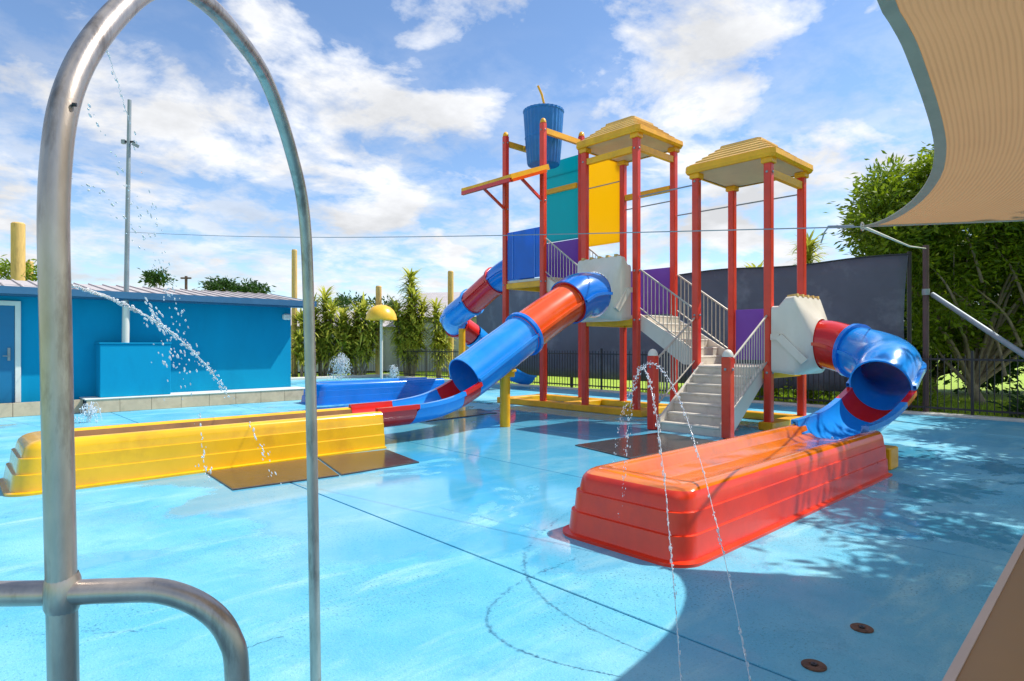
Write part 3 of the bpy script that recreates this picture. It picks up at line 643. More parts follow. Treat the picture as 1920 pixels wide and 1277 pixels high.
rib_me = MB().bar((0, BV - .41, 2.665), (0, BV + 2.59, 3.063), .035, .03).mesh('roof_rib'); rib_me.materials.append(M_groof)
for k in range(54): place('roof_rib', rib_me, rf, (-9.2 + .31 * k, 0, 0))
obj('gutter', MB().bar((-9.42, BV - .48, 2.60), (BU1 + .5, BV - .48, 2.60), .11, .15), M_fasc, rf)
obj('barge_board', MB().bar((BU1 + .48, BV - .42, 2.58), (BU1 + .48, BV + 2.6, 2.98), .04, .17), M_fasc, rf)
obj('soffit', MB().box(-9.3, BU1 + .4, BV - .42, BV - .003, 2.50, 2.53), M_fasc, rf)
dr = obj('door', MB().box(.30, 1.20, BV - .03, BV - .003, .27, 2.30, .004), M_door, bld)
obj('frame', MB().box(1.203, 1.30, BV - .06, BV - .002, .27, 2.40, .006).box(.2, .297, BV - .06, BV - .002, .27, 2.40, .006).box(.2, 1.30, BV - .062, BV - .002, 2.303, 2.402, .006), M_trim, dr)
obj('handle', MB().box(1.08, 1.13, BV - .05, BV - .031, 1.15, 1.42, .005).tube([(1.105, BV - .05, 1.25), (1.105, BV - .10, 1.25), (1.0, BV - .10, 1.25)], .012, 8), M_galv, dr)
obj('wall_lamp', MB().box(BU1 - .25, BU1 - .05, BV - .16, BV - .003, 2.16, 2.32, .03), M_trim, bld)
# plinth with tiles
pl = struct('tiled_plinth', MB().box(2.35, BU1 + .15, 15.93, BV - .004, 0, .27).box(-9, 2.346, 16.25, BV - .006, 0, .26), M_soil)
tile_me = MB().box(0, .592, -.014, 0, 0, .288, .004).mesh('tile'); tile_me.materials.append(M_tile)
n_t = 8; wt = (BU1 + .15 - 2.35) / n_t
for k in range(n_t): place('tile', tile_me, pl, (2.35 + wt * k + .004, 15.928, .003), scale=(wt * .99 / .592, 1, 1))
for k in range(10): place('tile', tile_me, pl, (2.346 - .6 * (k + 1), 16.248, .003))
for k in range(1): place('tile', tile_me, pl, (BU1 + .152, 15.95, .003), (0, 0, R(90)))
obj('coping', MB().box(2.32, BU1 + .18, 15.90, BV - .01, .292, .318, .006), M_trim, pl)
bx_ = thing('pump_box', 'plain blue box standing against the blue building under the mast', 'box', (3.3, 16.2, .318))
obj('box_body', MB().box(2.62, 4.02, 16.06, BV - .01, .320, 1.50, .01), M_wall, bx_)
obj('lid', MB().box(2.60, 4.04, 16.04, BV - .008, 1.503, 1.53, .006), M_wall, bx_)
# ------------------------------------------------------------------ mast and cable
mu, mv = 3.15, 16.3
ms_ = thing('mast', 'tall thin grey mast with crossbar rising from the blue box', 'mast', (mu, mv, 1.53))
mtop = Vector((mu + .06, mv - .10, 7.05))
obj('sleeve', MB().tube([(mu, mv, 1.531), (mu + .01, mv - .01, 2.35)], .075, 14), M_pvc, ms_, 40)
obj('pole', MB().tube([(mu + .01, mv - .01, 2.3), mtop], [.055, .04], 12), M_galv, ms_, 40)
cb = Vector((mu + .05, mv - .085, 6.1)); cbd = W(1, 0) - W(0, 0)
cbo = obj('crossbar', MB().bar(cb - cbd * .14, cb + cbd * .14, .035, .04), M_dark, ms_)
obj('floodlight', MB().bar(cb + cbd * .10 + Vector((0, 0, -.05)), cb + cbd * .2 + Vector((0, 0, -.1)), .1, .07), M_galv, cbo)
obj('sensor', MB().bar(cb - cbd * .16, cb - cbd * .08, .07, .09), M_galv, cbo)
# ------------------------------------------------------------------ shade sail
ph = lambda px, py, Y: at(px, py, Y)
edge1 = bez([ph(1617, 425, 4.6), ph(1662, 410, 4.45), ph(1711, 376, 4.15), ph(1744, 331, 3.80), ph(1753, 286, 3.50), ph(1748, 244, 3.25), ph(1733, 192, 3.0), ph(1714, 139, 2.8), ph(1692, 83, 2.62), ph(1669, 41, 2.5), ph(1647, 0, 2.38), W(1.02, 1.90, 2.90), W(.42, 1.1, 3.05), W(-.2, .2, 3.25)], 3)
CE, CD, CF = W(8.6, 3.6, 2.40), edge1[-1], W(6.5, -2.2, 3.4)
n1_, n2_ = len(edge1), 36
edge3 = [CE.lerp(CF, i / (n1_ - 1)) for i in range(n1_)]
mb = MB(); uvs = []
ls_ = [0]
for p, q in zip(edge1, edge1[1:]): ls_.append(ls_[-1] + (q - p).length)
for i in range(n1_):
    for j in range(n2_):
        t = j / (n2_ - 1); f = ls_[i] / ls_[-1]
        p = edge1[i].lerp(CE.lerp(CF, f), t)
        p.z += -.22 * math.sin(math.pi * t) * math.sin(math.pi * min(1, f * 1.0)) + .012 * math.sin(9 * f + 7 * t) * math.sin(math.pi * t)
        mb.v.append(tuple(p)); uvs.append((t * 3.2, f * 3.2))
for i in range(n1_ - 1):
    for j in range(n2_ - 1): a = i * n2_ + j; mb.f.append((a, a + 1, a + n2_ + 1, a + n2_))
sail = thing('shade_sail', 'tan knitted shade sail with grey webbing hem stretched overhead', 'shade sail', edge1[0])
cl_ = obj('sail_cloth', mb, M_sail, sail, 60)
uvl = cl_.data.uv_layers.new(name='UVMap')
for lp in cl_.data.loops: uvl.data[lp.index].uv = uvs[lp.vertex_index]
def hem(pts, inward, w, name='hem'):
    lo = []
    for i, p in enumerate(pts):
        q = Vector(inward[i]); d = (q - p).normalized(); up = Vector((0, 0, .004)); lo.append([p - up - d * .004, p + d * w - up, p + d * w + up, p + up - d * .004])
    return obj(name, MB().loft(lo, caps=True), M_hem, sail)
hem(edge1, [mb.v[i * n2_ + 3] for i in range(n1_)], .058)
bot = [Vector(mb.v[j]) for j in range(n2_)]; hem(bot, [Vector(mb.v[3 * n2_ + j]) + Vector((0, 0, 0)) for j in range(n2_)], .03)
obj('corner_ring', MB().tube([edge1[0] + Vector((.03 * math.cos(t), 0, .03 * math.sin(t))) for t in np.linspace(0, 6.28, 13)], .006, 6), M_steel, sail, 40)
# support post, rope to the sail, brace
pp = gr(1736, 776); pp.z = 0
tag_post = thing('sail_post', 'brown steel post by the fence with rope to the shade sail', 'post', pp)
obj('post', MB().tube([pp, pp + Vector((0, 0, 3.62))], .06, 12), M_brn, tag_post, 40)
ptop = pp + Vector((0, 0, 3.55))
obj('collar', MB().tube([pp + Vector((0, 0, 2.55)), pp + Vector((0, 0, 2.68))], .075, 12), M_galv, tag_post, 40)
tag(obj('sail_rope', MB().tube([edge1[0], edge1[0].lerp(ptop, .5) + Vector((0, 0, -.05)), ptop], .012, 6), M_pvc, None, 40), 'pale rope tying the shade sail corner to the brown post', 'rope')
mc = mtop.lerp(Vector((mu, mv, 1.5)), (7.05 - 4.05) / 5.55)
cab = [mc.lerp(edge1[0], t) + Vector((0, 0, -.10 * math.sin(math.pi * t))) for t in np.linspace(0, 1, 16)]
tag(obj('stay_cable', MB().tube(cab, .005, 6), M_galv, None, 40), 'thin grey cable stretched from the mast to the shade sail corner', 'cable')
tb = at(1553, 426, 5.05)
tag(obj('turnbuckle', MB().tube([at(1553, 425.5, 4.95), at(1600, 424.5, 4.75)], .012, 8).tube([tb, tb + W(-.03, 0, -.04), tb + W(-.06, 0, -.13)], .006, 6), M_galv, None, 40), 'small metal turnbuckle with loose tail on the cable near the sail', 'turnbuckle')
b0, b1 = at(1748, 552, 13.2), at(1930, 672, 10.6); b2 = b1 + (b1 - b0) * 1.05
tag(obj('brace_pole', MB().tube([b0, b1, b0 + (b1 - b0) * (b0.z / (b0.z - b1.z))], .05, 12), M_galv, None, 40), 'slanting grey brace pole leaning on the brown post', 'pole')
# ------------------------------------------------------------------ fences
pick_me = MB().box(-.008, .008, -.008, .008, .08, 1.28).mesh('picket'); pick_me.materials.append(M_dark)
def fence_panel(p, q, label, group, parts=True, h=1.28):
    p, q = Vector(p), Vector(q); d = (q - p).normalized(); L = (q - p).length
    t = thing('fence_panel', label, 'fence', p, group)
    obj('rail', MB().bar(p + Vector((0, 0, h - .10)), q + Vector((0, 0, h - .10)), .03, .04), M_dark, t); obj('rail', MB().bar(p + Vector((0, 0, .15)), q + Vector((0, 0, .15)), .03, .04), M_dark, t)
    obj('post', MB().bar(p + Vector((0, 0, -.09)), p + Vector((0, 0, h + .08)), .05, .05), M_dark, t)
    n = int(L / .115)
    if parts:
        for k in range(1, n): place('picket', pick_me, t, p + d * (L * k / n), (0, 0, math.atan2(d.y, d.x)))
    else:
        mb = MB()
        for k in range(1, n): c = p + d * (L * k / n); mb.bar(c + Vector((0, 0, .08)), c + Vector((0, 0, h)), .016, .016)
        obj('pickets', mb, M_dark, t)['kind'] = 'stuff'
FU = 15.45
FL = ['past the brace pole at the tree', 'beside the brown sail post', 'behind the right slide elbow and its red tube', 'behind the white hood of the right tower', 'behind the stair up to the middle deck', 'behind the middle deck of the tower', 'behind the bucket bay of the tower', 'behind the orange tube section', 'behind the far looping slide', 'just past the far looping slide', 'at the far corner by the yellow pole', 'at the very end of the side run']
yy = -2.0; k = 0
while yy < 24.0:
    y1 = yy + 2.4
    near = yy < 9
    lab = 'black vertical bar pool fence panel ' + FL[k]; k += 1
    fence_panel((FU, yy, 0), (FU, y1, 0), lab, 'black fence panels below the screen' if yy >= 2.5 else 'black fence panels by the tree', near); yy = y1
for xx, lab in ((10.65, 'far black bar fence panel beside the blue building corner'), (13.05, 'far black bar fence panel behind the white fountain dome')):
    fence_panel((xx, 26.0, 0), (xx + 2.4, 26.0, 0), lab, 'far black fence panels', False, 1.45)
# charcoal screen on its cable
sc = thing('shade_screen', 'tall charcoal shade cloth screen stretched behind the play tower', 'screen', (FU + .6, 8, 0))
mb = MB(); vv = np.linspace(4.1, 19.4, 60); zz = np.linspace(.32, 1, 10); su = FU + .65
for v in vv:
    f = (v - 4.1) / 15.3; top = 3.52 + .14 * math.sin(3.1 * v / 1.9) * .25 + .12 * f
    for q in np.linspace(0, 1, 10): mb.v.append((su + .05 * math.sin(v * 1.7 + 2 * q) * math.sin(math.pi * q), float(v) + (.10 * math.sin(math.pi * q) if v < 4.2 else 0), .34 + (top - .34) * q))
for i in range(59):
    for j in range(9): a = i * 10 + j; mb.f.append((a, a + 10, a + 11, a + 1))
scl = obj('screen_cloth', mb, M_screen, sc, 60); sm = scl.modifiers.new('thick', 'SOLIDIFY'); sm.thickness = .006
obj('top_hem', MB().tube([mb.v[i * 10 + 9] for i in range(60)], .022, 6), M_dark, sc, 40)
for v in (4.1, 9.2, 14.3, 19.4): obj('screen_post', MB().tube([(su + .08, v, -.09), (su + .08, v, 3.6)], .045, 10), M_dark, sc, 40)

# ------------------------------------------------------------------ poles, mushroom, far shed
def timber(px, ytop, Y, w, label, ybase=None):
    b = at(px, 0, Y); h = CAM_H - (ytop - HY) / F_PX * Y; r = w / F_PX * Y / 2
    tag(obj('timber_pole', MB().tube([(b.x, b.y, -.09), (b.x, b.y, h)], [r * 1.04, r], 12).lathe([(r, 0), (r * .8, .05), (.01, .06)], (b.x, b.y, h - .001), 12), M_wood, None, 40), label, 'pole')
timber(552, 470, 27.5, 10, 'tall yellow timber pole just past the corner of the blue building'); timber(710, 538, 28.5, 11, 'short yellow timber pole behind the mushroom shower'); timber(845, 510, 29.5, 11, 'yellow timber pole between the far slide and the palms')
timber(34, 420, 24, 22, 'thick pale yellow pole rising behind the blue building'); timber(56, 492, 27, 12, 'shorter orange pole behind the blue building')
mp_ = at(715, 0, 24.5); mz = CAM_H + (645 - 598) / F_PX * 24.5
mu_ = thing('mushroom_shower', 'yellow dome mushroom water shower on a slim pale pole', 'shower', (mp_.x, mp_.y, 0))
obj('pole', MB().tube([(mp_.x, mp_.y, 0), (mp_.x, mp_.y, mz + .2)], .055, 12), M_pvc, mu_, 40)
obj('dome', MB().lathe([(.61, -.05), (.615, 0), (.58, .16), (.50, .32), (.36, .46), (.18, .545), (.01, .57)], (mp_.x, mp_.y, mz), 28).lathe([(.60, -.045), (.55, .16), (.34, .42), (.01, .53)], (mp_.x, mp_.y, mz), 28), M_mush, mu_, 40)
def shed(name, label, c0, c1, depth, ze, zr, m):
    a, b = Vector(c0), Vector(c1); d = (b - a).normalized(); nrm = Vector((-d.y, d.x, 0)); t = thing(name, label, 'building', a); up = lambda z: Vector((0, 0, z))
    obj('wall', MB().loft([[a, b, b + nrm * depth, a + nrm * depth], [p + up(ze) for p in (a, b, b + nrm * depth, a + nrm * depth)]], caps=True), m, t)
    o = d * .4; e = nrm * .4
    r = obj('roof', MB().loft([[a - o - e + up(ze - .05), a - o + nrm * depth * .5 + up(zr), a - o + nrm * depth + e + up(ze - .05), a - o + nrm * depth * .5 + up(zr - .12)], [b + o - e + up(ze - .05), b + o + nrm * depth * .5 + up(zr), b + o + nrm * depth + e + up(ze - .05), b + o + nrm * depth * .5 + up(zr - .12)]], caps=True), M_groof, t)
    L = (b - a).length; n = int(L / 1.0)
    sh = MB().bar((0, 0, 0), (0, 0, ze - .1), .05, .05).mesh('wall_batten'); sh.materials.append(m)
    for k in range(n + 1): place('wall_batten', sh, t, a + d * (L * k / n) - nrm * .02)
shed('far_shed', 'long pale grey shed with low roof behind the palms', W(-14, 32.5), W(-3.2, 35.5), 7, 2.5, 3.5, M_shed)
shed('far_shed', 'white roofed shed showing between the far slide and the screen', W(-6.2, 34), W(6, 31.5), 9, 3.0, 4.7, M_shed)

# ------------------------------------------------------------------ vegetation
def leaf_mesh(cent, dirs, length, width, up=None):
    n = len(cent); d = dirs / np.linalg.norm(dirs, axis=1)[:, None]; r = rng.normal(size=(n, 3)); w = np.cross(d, r); w /= np.linalg.norm(w, axis=1)[:, None]
    L = length[:, None]; Wd = width[:, None]
    v = np.empty((n, 4, 3)); v[:, 0] = cent - d * L * .5; v[:, 1] = cent + w * Wd * .5; v[:, 2] = cent + d * L * .5; v[:, 3] = cent - w * Wd * .5
    nrm = np.cross(d, w) * (L * .08); v[:, 1] += nrm; v[:, 3] += nrm
    return v.reshape(-1, 3), (np.arange(n * 4).reshape(n, 4))
def crown(name, blobs, parent, m, clumps, per, size, leaf, seed, droop=.2):
    g = np.random.default_rng(seed); vols = np.array([b[1][0] * b[1][1] * b[1][2] for b in blobs]); vols = vols / vols.sum(); C = []; D = []
    tips = []
    for i in range(clumps):
        b = blobs[g.choice(len(blobs), p=vols)]; q = g.normal(size=3); q /= np.linalg.norm(q); q *= g.uniform(.45, 1.0) ** .5
        c = np.array(b[0]) + q * np.array(b[1]); tips.append(c)
        s = size * g.uniform(.6, 1.3); p = g.normal(size=(per, 3)) * s * np.array([.5, .5, .36]); C.append(c + p)
        dd = p + np.array([0, 0, .15]) * s + g.normal(size=(per, 3)) * s * .35; dd[:, 2] -= droop * s; D.append(dd)
    C = np.concatenate(C); D = np.concatenate(D); n = len(C)
    v, f = leaf_mesh(C, D, leaf * g.uniform(.6, 1.3, n), leaf * .36 * g.uniform(.7, 1.2, n))
    me = bpy.data.meshes.new(name); me.from_pydata(v.tolist(), [], f.tolist()); me.materials.append(m)
    obj(name, me, m, parent); return tips
def limbs(base, tips, parent, r0, fork, seed, m=None):
    g = random.Random(seed); mb = MB(); base = Vector(base); fk = base + Vector(fork)
    mb.tube(bez([base, base.lerp(fk, .5) + Vector((g.uniform(-.1, .1), g.uniform(-.1, .1), 0)), fk], 4), [r0 * (1.15 - .03 * k) for k in range(9)], 8)
    tr = obj('trunk', mb, m or M_bark, parent, 60); 
    for t in tips:
        t = Vector(t); mid = fk.lerp(t, .5) + Vector((g.uniform(-.3, .3), g.uniform(-.3, .3), g.uniform(.0, .5))); st = base.lerp(fk, g.uniform(.6, 1))
        p = bez([st, st.lerp(mid, .5) + Vector((g.uniform(-.15, .15), g.uniform(-.15, .15), .1)), mid, t], 4); n = len(p)
        obj('limb', MB().tube(p, [r0 * .5 * (1 - .85 * k / (n - 1)) for k in range(n)], 6), m or M_bark, tr, 60)
def tree(label, base, blobs, m, clumps, per, size, leaf, seed, r0=.2, fork=(0, 0, 1.2), nl=14, name='broadleaf_tree'):
    t = thing(name, label, 'tree', base); bl = [(tuple(W(b[0][0], b[0][1], b[0][2])), b[1]) for b in blobs]
    tips = crown('crown', bl, t, m, clumps, per, size, leaf, seed); limbs(base, tips[:nl], t, r0, fork, seed)
tree('big leafy tree with pale bare limbs spreading over the black fence', W(12.3, 16.2, -.09),
     [((9.9, 15.9, 4.3), (.9, .9, 1.3)), ((10.7, 16.6, 5.0), (1.3, 1.2, 1.5)), ((12.4, 16.2, 5.0), (2.3, 1.8, 1.9)), ((14.6, 15.6, 4.4), (2.0, 1.9, 2.2)), ((9.45, 15.4, 3.3), (.45, .5, .4)), ((11.6, 16.4, 2.5), (1.5, .9, 1.2)), ((14.0, 16.0, 2.2), (1.6, .9, 1.2))],
     M_leaf, 520, 110, .50, .21, 11, .13, (-.1, .2, .6), 34)
tree('dense dark green tree behind the leafy tree and the fence', W(14.0, 20.5, -.09), [((12.6, 20.5, 2.4), (2.2, 1.3, 2.2)), ((15.2, 20.0, 2.8), (2.4, 1.4, 2.6)), ((18, 19.5, 2.8), (2.4, 1.5, 2.6))], M_leafd, 420, 100, .6, .27, 12, .12, (0, 0, .6), 16)
tree('leafy tree out beyond the table casting dappled shade', W(9.4, 6.8, -.09), [((8.5, 7.8, 5.1), (1.4, 1.5, 1.0)), ((7.4, 6.2, 4.9), (1.2, 1.3, .8)), ((6.5, 4.9, 4.9), (.9, .9, .6)), ((10.0, 7.4, 5.4), (1.4, 1.4, 1.0))], M_leaf, 150, 110, .5, .22, 13, .17, (-.3, 0, 2.4), 16)
tree('leafy tree at the far end of the side fence', W(13.0, 11.3, -.09), [((11.5, 10.4, 5.0), (1.5, 1.5, 1.1)), ((12.9, 12.0, 5.0), (1.7, 1.7, 1.3)), ((10.6, 8.9, 4.7), (1.2, 1.1, .9))], M_leaf, 190, 110, .52, .22, 14, .18, (-.2, 0, 2.2), 14)
big = next(o for o in COL.objects if o.get('label', '').startswith('big leafy tree'))
for arc in ([(1915, 650), (1885, 590), (1838, 548), (1800, 520)], [(1925, 575), (1898, 505), (1872, 470), (1862, 440)], [(1842, 530), (1818, 455), (1795, 425)], [(1885, 705), (1862, 620), (1815, 568), (1775, 540)], [(1806, 600), (1775, 535), (1745, 500)], [(1870, 640), (1830, 600), (1790, 590), (1760, 575)]):
    P = bez([at(x, y, 15.25 + .12 * i) for i, (x, y) in enumerate(arc)], 5); n = len(P)
    obj('limb', MB().tube(P, [.042 - .03 * k / (n - 1) for k in range(n)], 7), M_bark, big, 60)
def shrub(label, base, blobs, m, clumps, seed, group=None):
    t = thing('shrub', label, 'shrub', base, group); bl = [(tuple(W(*b[0])), b[1]) for b in blobs]; tips = crown('foliage', bl, t, m, clumps, 60, .35, .18, seed, .05)
    mb = MB()
    for q in tips[:7]: mb.tube(bez([Vector(base), Vector(base).lerp(Vector(q), .5), Vector(q)], 3), .018, 5)
    obj('stems', mb, M_bark, t)
for i, (X, Y, r) in enumerate(((6.9, 17.2, .5), (7.9, 16.3, .45), (9.3, 14.4, .4))):
    shrub(('low green shrub behind the fence under the red tube', 'low green shrub behind the fence by the slide elbow', 'low green shrub at the foot of the brown post')[i], W(X, Y, -.09), [((X, Y, .35), (r * 1.3, r, .4))], M_leaf, 16, 30 + i)
shrub('low dark shrub at the fence base by the brace pole', W(11.6, 12.6, -.09), [((11.3, 13.2, .12), (.9, .3, .22))], M_leafd, 14, 37)
def strap(mb, base, az, L, droop, w):
    d = Vector((math.cos(az), math.sin(az), 0)); sd = Vector((-d.y, d.x, 0)); el = R(droop[0]); P = [Vector(base)]; n = 4
    for k in range(n): e = el - R(droop[1]) * (k + .5) / n; P.append(P[-1] + (d * math.cos(e) + Vector((0, 0, math.sin(e)))) * (L / n))
    ws = [.5, 1, .9, .6, .06]; i0 = len(mb.v)
    for p, q in zip(P, ws): mb.v += [tuple(p - sd * w * q / 2), tuple(p + sd * w * q / 2)]
    for k in range(n): a = i0 + 2 * k; mb.f.append((a, a + 1, a + 3, a + 2))
def dracaena(label, px, Y, stems, seed, group=None):
    g = random.Random(seed); b = at(px, 0, Y); b.z = -.09; t = thing('strap_leaf_palm', label, 'palm', b, group); cr = MB()
    for (dx, h) in stems:
        o = W(dx, g.uniform(-.3, .4)); top = b + o + Vector((0, 0, h)); bs = b + o * .3
        obj('trunk', MB().tube(bez([bs, bs.lerp(top, .5) + Vector((g.uniform(-.1, .1), g.uniform(-.1, .1), 0)), top], 4), .055, 6), M_bark, t, 60)
        for lv in range(max(2, int(h / .30))):
            c = top - (top - bs) * (lv * .27 / max(h, .5))
            if c.z < h * .32: break
            for k in range(46): strap(cr, c + Vector((0, 0, g.uniform(-.2, .2))), g.uniform(0, 6.28), g.uniform(.45, .75) * (1.15 if lv < 3 else 1), (g.uniform(10, 80) - 9 * min(lv, 3), g.uniform(20, 80)), .10)
    obj('crown', cr, M_drac, t)
dracaena('tall clump of yellow-green strap-leaved palms beside the blue building', 605, 27.6, [(-.9, 2.6), (-.5, 3.1), (-.2, 2.0), (.1, 3.5), (.45, 3.0), (.8, 2.5), (1.1, 1.8)], 1)
dracaena('dense clump of strap-leaved palms under the mushroom dome', 668, 28, [(-.7, 2.7), (-.3, 2.2), (0, 2.9), (.4, 3.1), (.7, 2.3), (1.0, 2.9)], 2)
dracaena('tallest strap-leaved palm rising above the shed roof', 768, 28.2, [(-.6, 3.1), (-.3, 2.4), (0, 4.6), (.25, 3.7), (.6, 3.2), (.4, 2.2)], 3)
dracaena('short strap-leaved palm between two yellow poles', 822, 28.4, [(-.1, 3.1), (.3, 2.6), (.0, 1.5)], 4)
dracaena('small strap-leaved palm close to the blue building corner', 568, 26.6, [(-.2, 1.7), (.2, 2.3)], 5)
dracaena('spiky palm top showing above the charcoal screen', 1424, 22, [(0, 4.0)], 6)
dracaena('thin spiky palm tip just above the cable behind the right tower', 1512, 22, [(0, 5.0)], 8)
tree('flat-topped distant tree beyond the blue building', W(-20.5, 46, -.09), [((-20.5, 46, 5.6), (2.3, 1.5, .45))], M_leafd, 40, 60, .6, .35, 21, .2, (0, 0, 4), 8)
tree('small distant tree above the ridge of the blue building', W(-26, 45, -.09), [((-26, 45, 6.4), (.6, .6, .5))], M_leafd, 12, 60, .5, .35, 22, .12, (0, 0, 4.5), 5)
tree('distant dark tree behind the long grey shed', W(-12.5, 50, -.09), [((-13.2, 50, 4.6), (1.3, 1.2, .6)), ((-10.6, 51, 4.5), (1.2, 1.2, .5))], M_leafd, 34, 60, .6, .35, 23, .2, (0, 0, 3), 8)
tree('tree showing behind the thick yellow pole', W(-19.5, 25, -.09), [((-19.8, 25, 3.9), (1.3, 1.2, .9))], M_leaf, 40, 60, .5, .25, 24, .15, (0, 0, 2.4), 8)
tpl = at(349, 0, 60); tp = thing('utility_pole', 'distant thin utility pole with crossarm above the blue roof', 'utility pole', (tpl.x, tpl.y, 0))
obj('pole', MB().tube([(tpl.x, tpl.y, -.09), (tpl.x, tpl.y, 8.1)], .13, 8), M_brn, tp, 40); obj('crossarm', MB().bar(W(-32.2, 60, 7.9), W(-31.2, 60, 7.9), .15, .15), M_brn, tp)

# ------------------------------------------------------------------ steel spray arch and rail
arch = thing('spray_arch', 'weathered stainless steel spray arch with grab rail', 'spray arch', W(-.80, 1.8))
apt = [W(-.754, 1.045, 0), W(-.754, 1.04, .8), W(-.754, 1.022, 1.45), W(-.755, 1.02, 1.78), at(145, 130, 1.075), at(245, 0, 1.24), W(-.776, 1.40, 2.315), at(380, 0, 1.566) , at(440, 62, 1.769), at(500, 152, 2.03), at(545, 282, 2.275), at(571, 410, 2.44), at(580, 620, 2.54), at(586, 900, 2.58), at(592, 1277, 2.613), at(593, 1312, 2.613)]
apt[-1].z = 0
obj('hoop', MB().tube(bez(apt, 10), .0225, 20), M_steel, arch, 60)
rl0 = [W(-1.35, 1.02, 1.085), W(-.9, 1.03, 1.083), W(-.754, 1.035, 1.083), W(-.68, 1.045, 1.082), W(-.60, 1.06, 1.075), W(-.535, 1.075, 1.04), W(-.497, 1.085, .985), W(-.485, 1.09, .90), W(-.485, 1.09, .6), W(-.485, 1.09, 0)]
obj('grab_rail', MB().tube(bez(rl0, 8), .0205, 18), M_steel, arch, 60)
wj = W(-.754, 1.035, 1.083)
obj('weld_collar', MB().lathe([(.0226, -.032), (.0265, -.022), (.028, 0), (.0265, .022), (.0226, .032)], (wj.x, wj.y, wj.z), 20), M_steel, arch, 60)
for z in (1.9,): q = W(-.754 + .022, 1.03, z); obj('nozzle', MB().tube([q - W(.002, 0), q + W(.004, .002)], .0035, 8), M_dark, arch)
# ------------------------------------------------------------------ table
def table():
    e = lambda t, s, z: W(.35 + .7071 * t + .7071 * s, .76 + .7071 * t - .7071 * s, z)
    t = thing('table', 'plain brown laminate table with pale edging under the shade sail', 'table', e(1.3, .4, 0))
    obj('table_top', MB().loft([[e(0, 0.018, z), e(2.7, .018, z), e(2.7, .8, z), e(0, .8, z)] for z in (.725, .752)], caps=True), M_table, t)
    obj('edging', MB().loft([[e(-.01, -.002, z), e(2.71, -.002, z), e(2.71, .0175, z), e(-.01, .0175, z)] for z in (.72, .757)], caps=True), M_tedge, t)
    for a, s in ((.25, .15), (2.45, .15), (.25, .65), (2.45, .65)): obj('leg', MB().tube([e(a, s, 0), e(a, s, .725)], .025, 10), M_galv, t, 40)
table()
# ------------------------------------------------------------------ deck nozzles
for (px, py, lab) in ((1616, 1179, 'rusty flush deck nozzle in the shade, the one closer to the red trough'), (1526, 1249, 'rusty flush deck nozzle in the shade, the one farther from the red trough')):
    c = gr(px, py); t = thing('deck_nozzle', lab, 'nozzle', (c.x, c.y, 0), 'rusty deck nozzles')
    obj('plate', MB().lathe([(.055, .001), (.055, .006), (.048, .010), (.022, .009), (.018, .004), (.001, .004)], (c.x, c.y, 0), 20), M_rust, t, 30)
    obj('spout', MB().lathe([(.014, .005), (.014, .014), (.006, .014), (.005, .006)], (c.x, c.y, 0), 12), M_dark, t, 30)
# ------------------------------------------------------------------ water
def drop(mb, c, r, st=None, el=1.4):
    st = Vector(st).normalized() if st is not None else Vector((0, 0, 1)); a = st.orthogonal().normalized(); b = st.cross(a); L = []
    for h, q in ((-1, .05), (-.6, .75), (0, 1), (.6, .75), (1, .05)): L.append([c + st * (h * r * el) + (a * math.cos(t) + b * math.sin(t)) * (q * r) for t in (0, 1.047, 2.094, 3.14, 4.19, 5.236)])
    mb.loft(L, caps=True)
def jet(label, p0, p1, apex, n, r, spread=.012, t0=0, t1=1, stream=0.0, rs_=.0):
    """ballistic jet from p0 to p1; apex = height of the arc above the straight line's middle"""
    p0, p1 = Vector(p0), Vector(p1); f = lambda t: p0.lerp(p1, t) + Vector((0, 0, 4 * apex * t * (1 - t))); mb = MB()
    if stream > 0:
        ts = np.linspace(t0, stream, 40); mb.tube([f(t) + Vector((random.gauss(0, .0012), random.gauss(0, .0012), 0)) for t in ts], [rs_ * random.uniform(.55, 1.2) for _ in ts], 6)
    for k in range(n):
        t = random.uniform(t0, t1); w = spread * (.3 + 1.2 * t); c = f(t) + Vector((random.gauss(0, w), random.gauss(0, w), random.gauss(0, w)))
        if c.z > .01: drop(mb, c, r * random.uniform(.4, 1.25), f(t + .02) - f(t), random.uniform(1.4, 4.2))
    t = thing('water_jet', label, 'water jet', p0, 'arcing water jets'); obj('spray', mb, M_water, t, 60)['kind'] = 'stuff'
jet('thick water jet spraying from the steel upright across the blue building', at(133, 535, 1.05), at(432, 748, 2.1), .06, 260, .0024, .0042, 0, 1, .85, .0026)
jet('thin falling drops from the top of the steel arch crossing the mast', at(197, 84, 1.16), at(385, 900, 2.2), .12, 60, .0018, .007, 0, 1, .14, .0008)
jet('fine spray of drops from the upper steel arch', at(158, 195, 1.08), at(348, 720, 2.0), .10, 55, .0019, .009, 0, 1)
jet('fine spray from the bend of the steel upright', at(138, 332, 1.05), at(372, 700, 1.9), .10, 65, .0021, .010, 0, 1)
jet('vertical scatter of drops falling in front of the blue wall', at(275, 565, 2.0), at(348, 735, 2.2), .03, 75, .0027, .024, 0, 1)
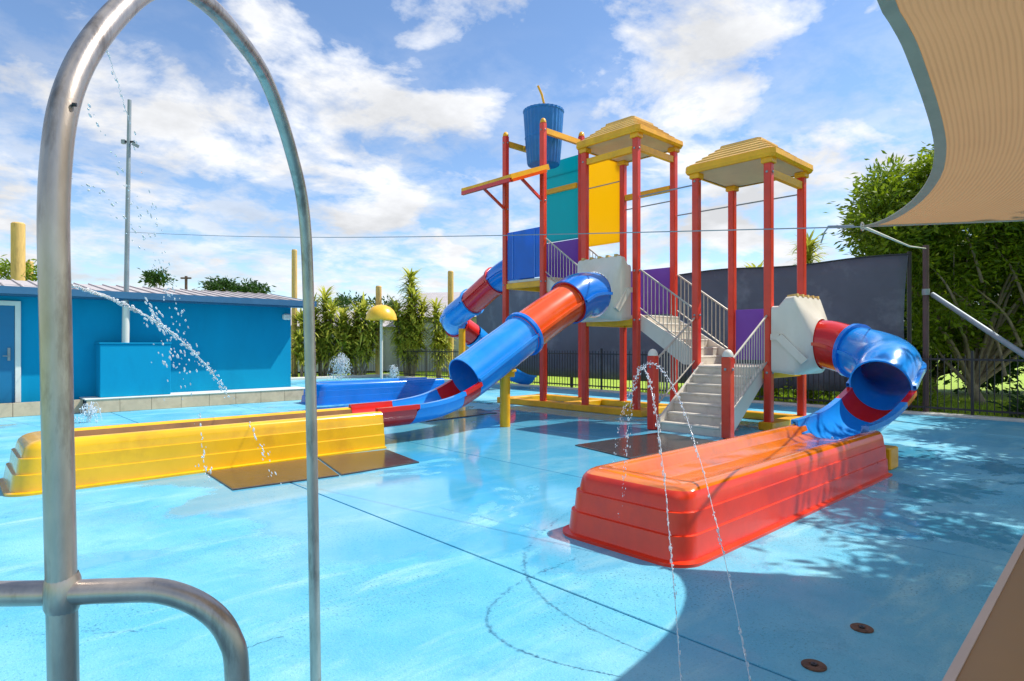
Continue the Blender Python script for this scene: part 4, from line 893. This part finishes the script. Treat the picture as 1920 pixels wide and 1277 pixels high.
jet('tall thin water jet rising from the deck beside the red trough', gr(1278, 1285), gr(1162, 1020), 1.36, 330, .0034, .008, 0, 1, .62, .0021)
jet('slanting thin water jet rising from the shaded deck', gr(1408, 1285), gr(1140, 930), 1.36, 340, .0036, .009, 0, 1, .58, .0022)
jet('fine drops falling in front of the yellow trough', at(372, 770, 3.4), at(392, 905, 3.4), .0, 24, .004, .01)
jet('loose drops falling before the rubber mats', at(465, 790, 3.4), at(520, 905, 3.4), .0, 24, .004, .012)
def burst(label, c, h, w, n, r):
    mb = MB(); c = Vector(c)
    for k in range(n):
        a = random.uniform(0, 6.28); s = random.uniform(.15, 1); t = random.uniform(.05, 1) ** .8
        hh = h * random.uniform(.75, 1.05) * (1.1 - .35 * s)
        p = c + Vector((math.cos(a) * w * s * t, math.sin(a) * w * s * t, max(.008, hh * (1 - (2 * t - 1) ** 2) if t > .5 else hh * (.25 + 1.5 * t) * random.uniform(.7, 1)))); drop(mb, p, r * random.uniform(.3, 1.1), None, random.uniform(1, 3))
    for k in range(7):
        a = random.uniform(0, 6.28); ww = w * random.uniform(.3, 1); hh = h * random.uniform(.6, 1)
        P = [c + Vector((math.cos(a) * ww * t + random.gauss(0, .01), math.sin(a) * ww * t, max(.005, 4 * hh * t * (1.02 - t)))) for t in np.linspace(0, 1, 12)]; mb.tube(P, r * .22, 5)
    t = thing('water_burst', label, 'fountain', c, 'low deck fountains'); obj('spray', mb, M_water, t, 60)['kind'] = 'stuff'
burst('low splash of water in front of the blue building plinth', gr(168, 792), .38, .26, 130, .014)
burst('dome of white fountain spray near the mushroom shower', at(640, 712, 25), 1.05, .6, 900, .020)
burst('small white bubbling fountain beside the mushroom pole', at(738, 710, 25), .55, .28, 300, .020)
sp0 = MB(); 
for k in range(160): c = Vector((random.uniform(7.6, 8.2), random.gauss(vt, .18), .20 + abs(random.gauss(0, .05)))); drop(sp0, c, random.uniform(.008, .022))
tag(obj('splash_foam', sp0, M_water, None, 60), 'white churned water where the blue flume meets the red trough', 'splash', kind='stuff')
